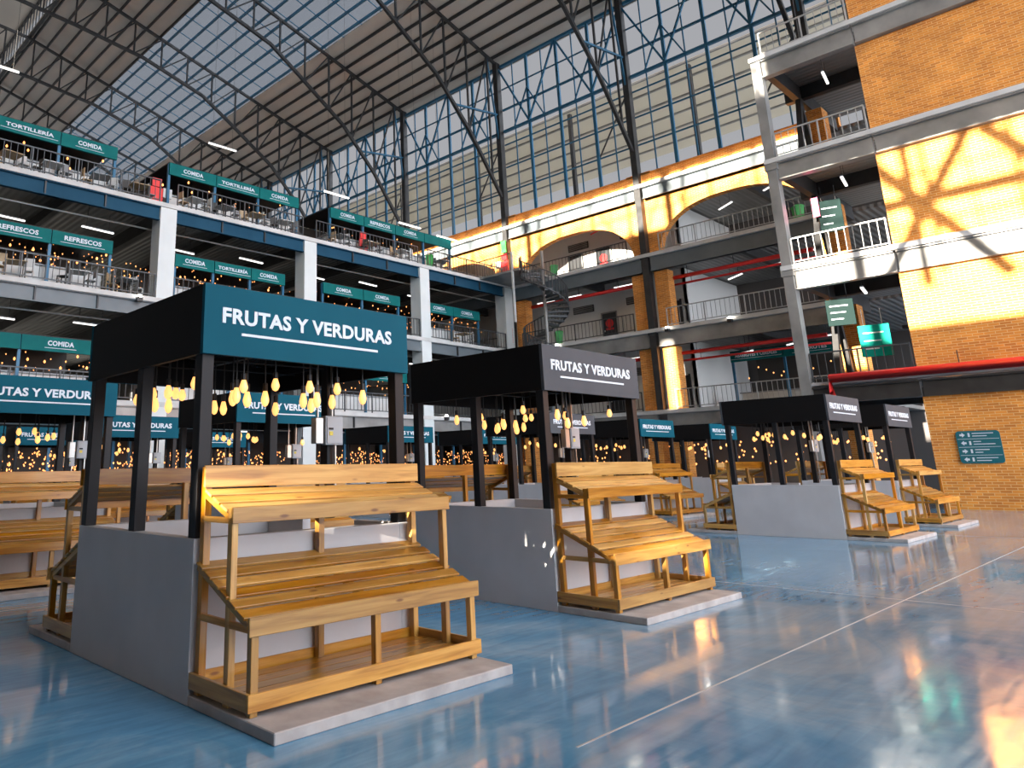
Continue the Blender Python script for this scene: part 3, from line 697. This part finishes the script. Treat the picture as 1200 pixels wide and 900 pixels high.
for k in range(6):
    food_stall(-1 + k * 6.0, 4.4 + k * 6.0, 0, ['', ''], 'ground floor food stall under the left wing, %s from the left' % ORD[k], y=26.4, clr=BLACK, cl=(FURN[0], FURN[1], FURN[3])[k % 3], up=1.0)
ab = food_stall(0, 5.6, F1, ['ABARROTES Y CEREALES', 'ABARROTES'], 'grocery stall with green sign on the first floor balcony beside the tower', y=0, up=.9)
ab.location = (40.2, 12.75, F1); ab.rotation_euler = (0, 0, -PI / 2)
n_ab = int(5.6 * 2.3)
for k in range(n_ab):
    o, l, *_ = BULBSPOTS[-n_ab + k]; BULBSPOTS[-n_ab + k] = (o, l, 40.4 + random.uniform(0, 2.5), 12.5 - 5.2 * (k + .5) / n_ab, F1 + random.uniform(1.7, 2.7))

# ---------------- furniture on the top and second food floors
def stool(mi):
    o = empty('bar_stool'); m = FURN[mi]
    MB().box(-.19, .19, -.19, .19, .45, .49).build('seat', m, o, bevel=.01)
    MB().box(-.19, .19, .16, .19, .62, .95).build('backrest', m, o, bevel=.008)
    for sx in (-1, 1):
        for sy in (-1, 1): MB().box(sx * .17 - .018, sx * .17 + .018, sy * .17 - .018, sy * .17 + .018, 0, .95 if sy > 0 else .45).build('leg', m if mi else FURN[0], o)
    return o
def table(mi):
    o = empty('dining_table'); m = FURN[mi]
    MB().box(-.4, .4, -.4, .4, .72, .76).build('tabletop', m, o, bevel=.008)
    for sx in (-1, 1):
        for sy in (-1, 1): MB().box(sx * .35 - .025, sx * .35 + .025, sy * .35 - .025, sy * .35 + .025, 0, .72).build('leg', FURN[2], o)
    return o
ST = [stool(k) for k in range(4)]; TB = [table(k) for k in (0, 1, 3)]
used = set(); cn = ('tan', 'white', 'dark', 'grey')
q = 0
for f, nm in ((F3, 'top'), (F2, 'second')):
    for k in range(12 if f == F3 else 7):
        x = (4.6, 6.2, 8.2, 9.9, 12.6, 14.2, 15.9, 17.6, 21.3, 23.5, 25.8, 29.2)[k] if f == F3 else (5.2, 7.6, 9.6, 13.6, 16.4, 22.5, 31)[k]
        mi = q % 3; t = TB[mi]; tc = (0, 1, 3)[mi]
        o = t if ('t', mi) not in used else dup(t); used.add(('t', mi)); o.location = (x, YL + .62, f); o.rotation_euler = (0, 0, random.uniform(-.2, .2))
        tag(o, '%s topped square table behind the %s food floor railing, %s from the left' % (cn[tc], nm, ORD[k]), 'table', 'tables behind the railings')
        for s in (-1, 1):
            mi = (q * 2 + (s > 0)) % 4; t = ST[mi]
            o = t if ('s', mi) not in used else dup(t); used.add(('s', mi)); o.location = (x + s * .55, YL + .6 + random.uniform(-.1, .15), f); o.rotation_euler = (0, 0, random.uniform(0, 6.3))
            tag(o, '%s bar chair %s of the %s table from the left, %s food floor' % (cn[mi], 'left' if s < 0 else 'right', ORD[k], nm), 'chair', 'chairs behind the railings')
        q += 1
# fire points, bins
def fire_point(loc, label, rz=0, green=True):
    o = empty('fire_point', loc, rz); tag(o, label, 'fire equipment')
    MB().box(-.04, .04, -.3, .3, .0, .95).build('red_cabinet', RED, o); MB().box(-.05, .03, .32, .75, .55, 1.0).build('white_plate', FURN[1], o)
    MB().box(-.06, .02, -.22, .22, 1.0, 1.4).build('red_sign', RED, o)
    if green: MB().box(-.06, .02, -.2, .2, 1.5, 2.3).build('green_sign', GREENB, o)
    return o
fire_point((XA - .4, 24.2, F2 + .5), 'red fire cabinet with green sign on the brick pillar behind the spiral stair')
fire_point((XA - .4, 24.2, F3 + .75), 'red and green fire signs on the column above the spiral stair')
fire_point((14.0 - 3, YL + 1.2, F3 + .2), 'red striped fire point on the top floor over the first pale column', -PI / 2, False)
fire_point((23.3, YL + 1.0, F3 + .1), 'red fire point behind the top floor railing past the second pale column', -PI / 2, False)
def bin_(loc, label):
    o = empty('recycling_bin', loc); tag(o, label, 'bin', 'green bins')
    MB().lathe([(.22, .05), (.30, .85)], 4).build('bin_body', GREENB, o); MB().lathe([(.33, .85), (.33, .92), (.2, 1.0)], 4).build('lid', GREENB, o)
    return o
bin_((28.3, YL + .7, F3), 'green bin at the top floor railing near the spiral stair')
bin_((36.0, 21.2, 12.95), 'green bin behind the railing under the middle arch')
bin_((36.0, 21.2, F2), 'green bin behind the second floor railing of the white room')
bin_((36.2, 6.9, 12.95), 'green bin behind the third floor railing beside the brick tower')
# floodlights clipped to the ledges
for k, (x, y, z, l) in enumerate(((9.9, YL - .2, F2 - .1, 'glowing floodlight on the ledge left of the first pale column'), (28.3, YL - .2, F1 + .0, 'glowing floodlight on the first floor ledge near the spiral stair'),
                                  (XA - .5, 10.3, F2 - .12, 'glowing floodlight on the second floor ledge beside the tower'), (XA - .5, 20.6, F2 - .12, 'glowing floodlight on the second floor ledge before the white room'),
                                  (XA - .5, 13.6, F2 - .12, 'glowing floodlight on the second floor ledge at the brick pillar'))):
    o = empty('floodlight', (x, y, z)); tag(o, l, 'lamp', 'ledge floodlights')
    MB().box(-.12, .12, -.1, .1, -.2, -.02).build('housing', DSTEEL, o); MB().lathe([(.02, -.06), (.10, 0), (.08, .08), (.02, .1)], 10).build('glowing_lens', FLOOD, o)

# ---------------- spiral stair
sp = empty('spiral_staircase', (33.2, 20.1, F1)); tag(sp, 'dark steel spiral staircase in the corner where the wings meet', 'staircase')
MB().tube([(0, 0, 0), (0, 0, F3 - F1 + 1.1)], .1, 12).build('centre_pole', STEEL, sp, smooth=True)
R_ = 1.35; nst = 40; a0 = PI / 2 + .2; rise = (F3 - F1) / nst; da = 2 * PI * 2 / nst
tr = None
outer = []
for k in range(nst):
    a = a0 + da * (nst - 1 - k); z = rise * (k + 1)
    vs = [(math.cos(a + s) * r, math.sin(a + s) * r) for r, s in ((.1, -.15), (R_, -.17), (R_, .17), (.1, .15))]
    if tr is None: tr = MB().prism([(math.cos(s) * r, math.sin(s) * r) for r, s in ((.1, -.15), (R_, -.17), (R_, .17), (.1, .15))], 2, -.12, 0).mesh('tread', RAILD)
    link('tread', tr, sp, (0, 0, z), a)
    outer.append((R_ * math.cos(a), R_ * math.sin(a), z))
bmz = MB().box(-.02, .02, -.02, .02, -.12, 1.0).mesh('baluster', RAILD)
for p in outer: link('baluster', bmz, sp, p)
for p, q in zip(outer, outer[1:]): link('baluster', bmz, sp, ((p[0] + q[0]) / 2, (p[1] + q[1]) / 2, (p[2] + q[2]) / 2))
MB().tube([(p[0], p[1], p[2] + 1.0) for p in outer], .035, 8).build('handrail', RAILD, sp, smooth=True)
MB().tube([(p[0], p[1], p[2] - .08) for p in outer], .05, 8).build('stringer', RAILD, sp, smooth=True)
# landing linking stair to the top floor
ld = empty('stair_landing', (33.2, 20.1, F3)); tag(ld, 'steel landing with railing joining the spiral stair to the top floor', 'landing')
MB().box(-1.3, 1.7, .75, 4.0, -.12, 0).build('platform', STEEL, ld); MB().box(-1.3, -1.25, 1.3, 4.0, 1.0, 1.05).build('top_rail', RAILD, ld)
for k in range(18): MB().box(-1.29, -1.265, 1.3 + k * .158, 1.325 + k * .158, 0, 1.0).build('baluster', STEEL, ld)
MB().box(-1.33, -1.22, 1.2, 1.31, -3.2, 1.1).build('support_post', LIP, ld)

# ================================================================== MARKET STALLS
SW, SD = 2.07, 2.13
def make_stall(sign_m, txt='FRUTAS Y VERDURAS'):
    o = empty('market_stall')
    MB().box(0, .1, 0, SD, 0, 1.05).build('end_wall', WHITEW, o, bevel=.004)
    MB().box(SW - .1, SW, 0, .62, 0, 1.05).build('end_wall', WHITEW, o, bevel=.004)
    MB().box(SW - .1, SW, 1.42, SD, 0, 1.05).build('end_wall', WHITEW, o, bevel=.004)
    MB().box(.1, SW - .1, .0, .1, 0, 1.049).build('counter_wall', WHITEW, o, bevel=.004)
    MB().box(.1, SW - .1, SD - .1, SD, 0, 1.049).build('counter_wall', WHITEW, o, bevel=.004)
    pm = MB().box(-.05, .05, -.05, .05, 1.05, 2.6).mesh('post', BLACK, bevel=.004)
    for x in (.06, SW - .06):
        for y in (.06, 1.06, SD - .06): link('post', pm, o, (x, y, 0))
    for x in (-.01, SW - .03): MB().box(x, x + .04, .0, SD, 2.35, 2.88).build('side_fascia', BLACKF, o)
    for k, y in enumerate((-.035, SD - .005)):
        s = MB().box(-.012, SW + .012, y, y + .04, 2.35, 2.88).build('sign_panel', sign_m, o)
        MB().box(.03, SW - .03, *((.006, .014) if k == 0 else (SD - .014, SD - .006)), 2.352, 2.878).build('backing_sheet', BLACKF, s)
        if k == 0:
            lettering(txt, 1.74, .122, LETTER, s, (.14, y - .003, 2.592)); MB().box(.31, 1.71, y - .006, y, 2.508, 2.528).build('underline', LETTER, s)
        else:
            lettering(txt, 1.74, .122, LETTER, s, (SW - .14, y + .043, 2.592), (PI / 2, 0, PI)); MB().box(SW - 1.71, SW - .31, y + .04, y + .046, 2.508, 2.528).build('underline', LETTER, s)
    MB().box(.03, SW - .03, .01, SD - .01, 2.62, 2.64).build('canopy_sheet', mat('canopy_sheet_metal', (.05, .05, .052), .25, .6) if 'canopy_sheet_metal' not in bpy.data.materials else bpy.data.materials['canopy_sheet_metal'], o)
    for x in (.06, 1.03, SW - .06): MB().box(x - .03, x + .03, .05, SD - .05, 2.52, 2.58).build('roof_beam', BLACK, o)
    for y in (.45, 1.06, 1.65): MB().tube([(.05, y, 2.5), (.6, y, 2.47), (1.1, y, 2.49), (SW - .05, y, 2.5)], .008, 5).build('cable', SOCKET, o)
    b = MB().box(1.88, 2.10, .93, 1.005, 1.74, 2.02).build('electrical_box', GREYBOX, o, bevel=.006)
    MB().box(1.895, 2.085, .922, .93, 1.755, 2.005).build('box_door', GREYBOX, b, bevel=.003)
    MB().box(1.92, 1.965, .918, .922, 1.83, 1.87).build('warning_sticker', YELLOW, b); MB().box(1.915, 1.97, .918, .922, 1.885, 1.905).build('breaker_window', BLACK, b)
    MB().box(1.76, 1.855, .93, 1.01, 1.75, 2.0).build('meter_box', CHROME, o, bevel=.006)
    MB().tube([(1.99, .97, 2.02), (1.99, .97, 2.55)], .012, 6).build('conduit', CHROME, o)
    MB().tube([(1.81, .97, 2.0), (1.81, .97, 2.55)], .012, 6).build('conduit', CHROME, o)
    MB().tube([(2.03, .97, 1.74), (2.03, .97, 1.06)], .012, 6).build('conduit', CHROME, o)
    return o
def make_rack():
    """local: x -1.06..1.06, front is -y, origin on the plinth below its middle"""
    o = empty('display_rack'); bx_ = .003
    def S(y): return y + .37
    def B(name, x0, x1, y0, y1, z0, z1, m): return MB().box(x0 - 1.06, x1 - 1.06, S(y0), S(y1), z0 - .07, z1 - .07).build(name, m, o, bevel=bx_)
    for x, z in ((.03, 1.535), (1.03, 1.40), (2.035, 1.535)): B('back_leg', x, x + .055, -.065, -.01, .07, z, WZ)
    for x in (.03, 2.035): B('middle_leg', x, x + .05, -.435, -.38, .07, 1.268, WZ)
    for x in (.03, 1.04, 2.035): B('front_leg', x, x + .055, -.70, -.65, .07, .61, WZ)
    B('base_rail', 0, 2.12, -.725, -.70, .105, .205, WX); B('base_rail', .03, 2.09, -.01, .012, .105, .205, WX)
    B('base_rail', .0, .028, -.70, .012, .105, .205, WY); B('base_rail', 2.092, 2.12, -.70, .012, .105, .205, WY)
    for k in range(5): B('base_slat', .03, 2.09, -.69 + k * .132, -.69 + k * .132 + .124, .125, .143, WX)
    for x in (.03, 2.055):
        B('strut', x - .0, x + .03, -.70, -.03, .53, .575, WY); B('strut', x, x + .03, -.43, -.03, 1.165, 1.205, WY)
    def slope(name, x0, x1, a, b, th, m, off=0):
        a = Vector((0, S(a[0]), a[1] - .07)); b = Vector((0, S(b[0]), b[1] - .07))
        d = (b - a).normalized(); nrm = Vector((0, -d.z, d.y))
        if nrm.z < 0: nrm = -nrm
        vs = [Vector((x - 1.06, 0, 0)) + p + nrm * t for x in (x0, x1) for p in (a, b) for t in (off, off + th)]
        mb = MB().add(vs, [(0, 1, 3, 2), (4, 6, 7, 5), (0, 4, 5, 1), (2, 3, 7, 6), (0, 2, 6, 4), (1, 5, 7, 3)])
        return mb.build(name, m, o, bevel=bx_)
    m0, m1 = (-.015, .905), (-.665, .61); t0, t1 = (-.075, 1.385), (-.40, 1.245)
    for x in (.03, 1.04, 2.045): slope('tray_bearer', x - .002, x + .047, m0, m1, .045, WY, -.065)
    for x in (.03, 2.045): slope('tray_bearer', x - .002, x + .047, t0, t1, .04, WY, -.06)
    def lerp(p, q, t): return (p[0] + (q[0] - p[0]) * t, p[1] + (q[1] - p[1]) * t)
    for k in range(6): slope('tray_slat', .008, 2.112, lerp(m0, m1, k / 6 + .008), lerp(m0, m1, (k + 1) / 6 - .034), .02, WX, -.02)
    for k in range(3): slope('tray_slat', .02, 2.10, lerp(t0, t1, k / 3 + .01), lerp(t0, t1, (k + 1) / 3 - .06), .02, WX, -.02)
    B('front_board', .0, 2.12, -.722, -.70, .52, .632, WX); B('front_board', .02, 2.10, -.458, -.436, 1.168, 1.272, WX)
    B('back_board', .012, 2.108, -.087, -.066, 1.395, 1.545, WX)
    return o
stall_teal = make_stall(TEAL); stall_glare = make_stall(GLAREGREY)
rack0 = make_rack()
STALLS = [  # x, y, sign, short description, racks front/rear, rows of bulbs
    (0, 0, 't', 'nearest teal-signed stall', 1, 1, 26), (4.40, .15, 's', 'nearest glare-grey-signed stall', 1, 1, 20), (14.57, .425, 's', 'glare-grey-signed stall with the bright pale end wall', 1, 1, 14),
    (19.0, .5, 's', 'glare-grey-signed stall nearest the brick tower', 1, 1, 10), (-.05, 6.42, 't', 'teal-signed stall cut off by the left picture edge', 1, 1, 14), (4.30, 6.6, 't', 'teal-signed stall seen through the nearest stall', 1, 1, 14),
    (13.77, 6.7, 's', 'glare-grey-signed stall seen under the nearest glare-grey sign', 1, 1, 10), (18.54, 6.8, 't', 'teal-signed stall just right of the nearest glare-grey sign', 1, 1, 10), (23.47, 6.9, 't', 'teal-signed stall just left of the pale end wall', 1, 1, 10),
    (4.32, 12.9, 't', 'teal-signed stall seen between the nearest left posts', 1, 1, 8), (13.82, 13.0, 't', 'dark-sided teal stall between the two nearest canopies', 1, 0, 8), (18.56, 13.1, 't', 'dark-sided distant stall behind the nearest glare-grey sign', 1, 0, 8),
    (4.14, 18.6, 't', 'distant teal-signed stall under the cut off left sign', 1, 0, 6), (10.14, 19.0, 't', 'distant teal-signed stall low behind the nearest stall', 1, 0, 6), (1.70, 18.4, 't', 'distant teal-signed stall at the very left edge', 1, 0, 4)]
usedS = set(); rk = 0
B0 = [(.56, .48, 2.10), (.52, .36, 2.11), (.47, .07 + .1, 2.16), (.66, .42, 2.09), (.81, .38, 2.1), (.81, .23, 2.2), (1.49, 1.23, 2.1), (1.19, .36, 2.1), (1.14, .2, 2.2), (1.47, .62, 2.09), (1.24, .23, 2.1),
      (1.44, .2, 2.2), (1.62, .5, 2.12), (1.70, .16, 2.14), (.89, 1.36, 2.1), (1.01, 1.4, 2.1), (.30, 1.75, 2.17), (.25, 1.6, 2.16), (.22, 1.25, 2.18), (.24, 1.0, 2.18), (.31, 1.39, 2.1), (.40, 1.33, 2.2), (.46, 1.30, 2.2), (.22, .5, 2.2), (.58, 1.41, 2.2), (.45, 1.41, 2.1)]
bulb_mesh = MB()
def bulb_parts():
    o = empty('pendant_bulb')
    MB().tube([(0, 0, .07), (0, 0, .34)], .006, 5).build('cord', SOCKET, o)
    MB().lathe([(.016, .095), (.021, .09), (.021, .045), (.017, .04)], 8).build('socket', SOCKET, o)
    MB().lathe([(.006, -.062), (.022, -.052), (.033, -.028), (.034, -.012), (.026, .015), (.017, .042)], 12).build('glass', BULB, o, smooth=True)
    return o
bulb0 = bulb_parts(); ub = [False]
simple_bulb = MB().tube([(0, 0, .07), (0, 0, .3)], .008, 4, 1).lathe([(.02, .09), (.02, .04)], 6, mi=1).lathe([(.006, -.07), (.03, -.05), (.042, -.02), (.03, .02), (.018, .045)], 8).mesh('pendant_bulb', [BULB, SOCKET])
for x, y, sg, ds, fr, rr, nb in STALLS:
    src = stall_teal if sg == 't' else stall_glare
    s = src if sg not in usedS else dup(src); usedS.add(sg); s.location = (x, y, 0)
    tag(s, ds[0].upper() + ds[1:] + ', fruit and vegetable stall with pale low walls and black posts', 'market stall', 'fruit and vegetable stalls')
    s['label'] = ds + ', black canopy on pale low walls'
    for k, on in enumerate((fr, rr)):
        if not on: continue
        pl0 = MB().box(.0, 2.14, -1.02, -.001, 0, .068) if k == 0 else MB().box(.0, 2.14, SD + .001, SD + 1.1, 0, .068)
        po = pl0.build('floor_plinth', SLABM, bevel=.006, loc=(x, y, 0)); po['kind'] = 'structure'; po['label'] = 'low concrete plinth at the %s of the %s' % ('front' if k == 0 else 'back', ds)
        r = rack0 if rk == 0 else dup(rack0); rk += 1
        r.location = (x + 1.06, y - .385, .07) if k == 0 else (x + 1.06, y + SD + .385, .07)
        r.rotation_euler = (0, 0, 0 if k == 0 else PI)
        tag(r, 'two-tier pine rack at the %s of the %s' % ('front' if k == 0 else 'back', ds), 'display rack', 'wooden display racks')
        if len(r['label'].split()) > 16: r['label'] = 'pine rack at the %s of the %s' % ('front' if k == 0 else 'back', ds)
    pts = B0 if (x, y) == (0, 0) else None
    if pts is None:
        pts = []
        rnd = random.Random(int(x * 100 + y))
        while len(pts) < nb:
            pts.append((rnd.uniform(.2, 1.85), rnd.choice((.45, 1.06, 1.65)) + rnd.uniform(-.25, .25), rnd.uniform(2.02, 2.2)))
    pts = sorted(pts, key=lambda p: px((x + p[0], y + p[1], p[2])))
    for k, p in enumerate(pts):
        if x < 5 and y < 1:
            o = bulb0 if not ub[0] else dup(bulb0); ub[0] = True
            o.location = (x + p[0], y + p[1], p[2])
            if p[2] < 2.15: o.scale = (1, 1, 1.25)
        else: o = link('pendant_bulb', simple_bulb, None, (x + p[0], y + p[1], p[2]))
        tag(o, 'warm bulb, %s from left, under the %s' % (ordinal(k), ds), 'light bulb', 'pendant bulbs of the ' + ds)

# ---------------- amber bulbs in the food stalls: the largest as objects, the rest one mass
order = sorted(BULBSPOTS, key=lambda b: (Vector(b[2:]) - CAM).length)
chosen = order[:120]; rest = order[120:]
fb = MB().lathe([(.01, -.07), (.045, -.03), (.045, .01), (.015, .06)], 8).tube([(0, 0, .06), (0, 0, .4)], .008, 4, 1).mesh('amber_bulb', [BULBF, SOCKET])
by = {}
for b in chosen: by.setdefault(b[1], []).append(b)
for lab, bs in by.items():
    bs.sort(key=lambda b: px(b[2:]))
    short = lab.replace('food stall', 'stall').replace('under the left wing', 'at the left wing')
    for k, b in enumerate(bs):
        o = link('amber_bulb', fb, None, b[2:]); tag(o, 'amber bulb %s from the left, %s' % (ordinal(k), short), 'light bulb', 'amber bulbs of the ' + short)
        if len(o['label'].split()) > 16: o['label'] = ' '.join(o['label'].split()[:16])
mb = MB()
rnd = random.Random(3)
def oct_(c, r, mi=0): mb.add([(c[0] + r * a, c[1] + r * b_, c[2] + r * 1.3 * d) for a, b_, d in ((1, 0, 0), (0, 1, 0), (-1, 0, 0), (0, -1, 0), (0, 0, 1), (0, 0, -1))], [(0, 1, 4), (1, 2, 4), (2, 3, 4), (3, 0, 4), (1, 0, 5), (2, 1, 5), (3, 2, 5), (0, 3, 5)], mi)
for b in rest: oct_(b[2:], .042)
for k in range(1500):
    oct_((rnd.uniform(-4, 38), rnd.uniform(25.2, 29.9), rnd.choice((1.55, 1.75, 2.0, 2.3)) + rnd.uniform(-.12, .2)), rnd.uniform(.024, .042))
for k in range(520):
    f = rnd.choice((F1, F2, F2)); oct_((rnd.uniform(-2, 34), rnd.uniform(25.2, 28.4), f + rnd.uniform(1.2, 2.2)), rnd.uniform(.02, .04))
for k in range(160):
    oct_((rnd.uniform(36.5, 40), rnd.uniform(5.5, 24), rnd.uniform(1.5, 2.7)), .05)
o = mb.build('string_lights', BULBF); tag(o, 'countless small amber string lights deep in the food halls', 'string lights', None, 'stuff')

# ================================================================== LIGHT
w = bpy.data.worlds.new('sky'); scene.world = w; w.use_nodes = True
nt = w.node_tree; nt.nodes.clear()
def wn(t, **k):
    n = nt.nodes.new(t)
    for a, b in k.items(): setattr(n, a, b)
    return n
sun_dir = Vector((-1, -.12, .175)).normalized()
geo = wn('ShaderNodeTexCoord'); out = wn('ShaderNodeOutputWorld'); bg = wn('ShaderNodeBackground')
sep = wn('ShaderNodeSeparateXYZ'); nt.links.new(geo.outputs['Generated'], sep.inputs[0])
rp = wn('ShaderNodeValToRGB'); nt.links.new(sep.outputs['Z'], rp.inputs[0])
rp.color_ramp.elements[0].position = 0; rp.color_ramp.elements[0].color = (.42, .42, .435, 1)
rp.color_ramp.elements[1].position = .7; rp.color_ramp.elements[1].color = (.37, .38, .41, 1)
def addcol(prev, fac, col):
    mx = wn('ShaderNodeVectorMath', operation='SCALE'); mx.inputs[0].default_value = col; nt.links.new(fac, mx.inputs['Scale'])
    ad = wn('ShaderNodeVectorMath', operation='ADD'); nt.links.new(prev, ad.inputs[0]); nt.links.new(mx.outputs[0], ad.inputs[1]); return ad.outputs[0]
def lobe(d, power):
    dt = wn('ShaderNodeVectorMath', operation='DOT_PRODUCT'); nt.links.new(geo.outputs['Generated'], dt.inputs[0]); dt.inputs[1].default_value = d
    mx = wn('ShaderNodeMath', operation='MAXIMUM'); nt.links.new(dt.outputs['Value'], mx.inputs[0]); mx.inputs[1].default_value = 0
    pw = wn('ShaderNodeMath', operation='POWER'); nt.links.new(mx.outputs[0], pw.inputs[0]); pw.inputs[1].default_value = power; return pw.outputs[0]
c = rp.outputs['Color']
c = addcol(c, lobe(Vector((-.15, -.92, .30)).normalized(), 4), (8.2, 8.8, 9.8))
c = addcol(c, lobe(sun_dir, 30), (22, 15, 8))
nt.links.new(c, bg.inputs['Color']); bg.inputs['Strength'].default_value = 1.0; nt.links.new(bg.outputs[0], out.inputs[0])
sd = bpy.data.lights.new('sun', 'SUN'); sd.energy = 38; sd.color = (1, .89, .74); sd.angle = math.radians(.35)
so = bpy.data.objects.new('sun', sd); COL.objects.link(so); so.rotation_euler = sun_dir.to_track_quat('Z', 'Y').to_euler()

scene.view_settings.view_transform = 'Standard'; scene.view_settings.look = 'None'
scene.view_settings.gamma = 1; scene.view_settings.use_curve_mapping = False; scene.view_settings.exposure = 0.0
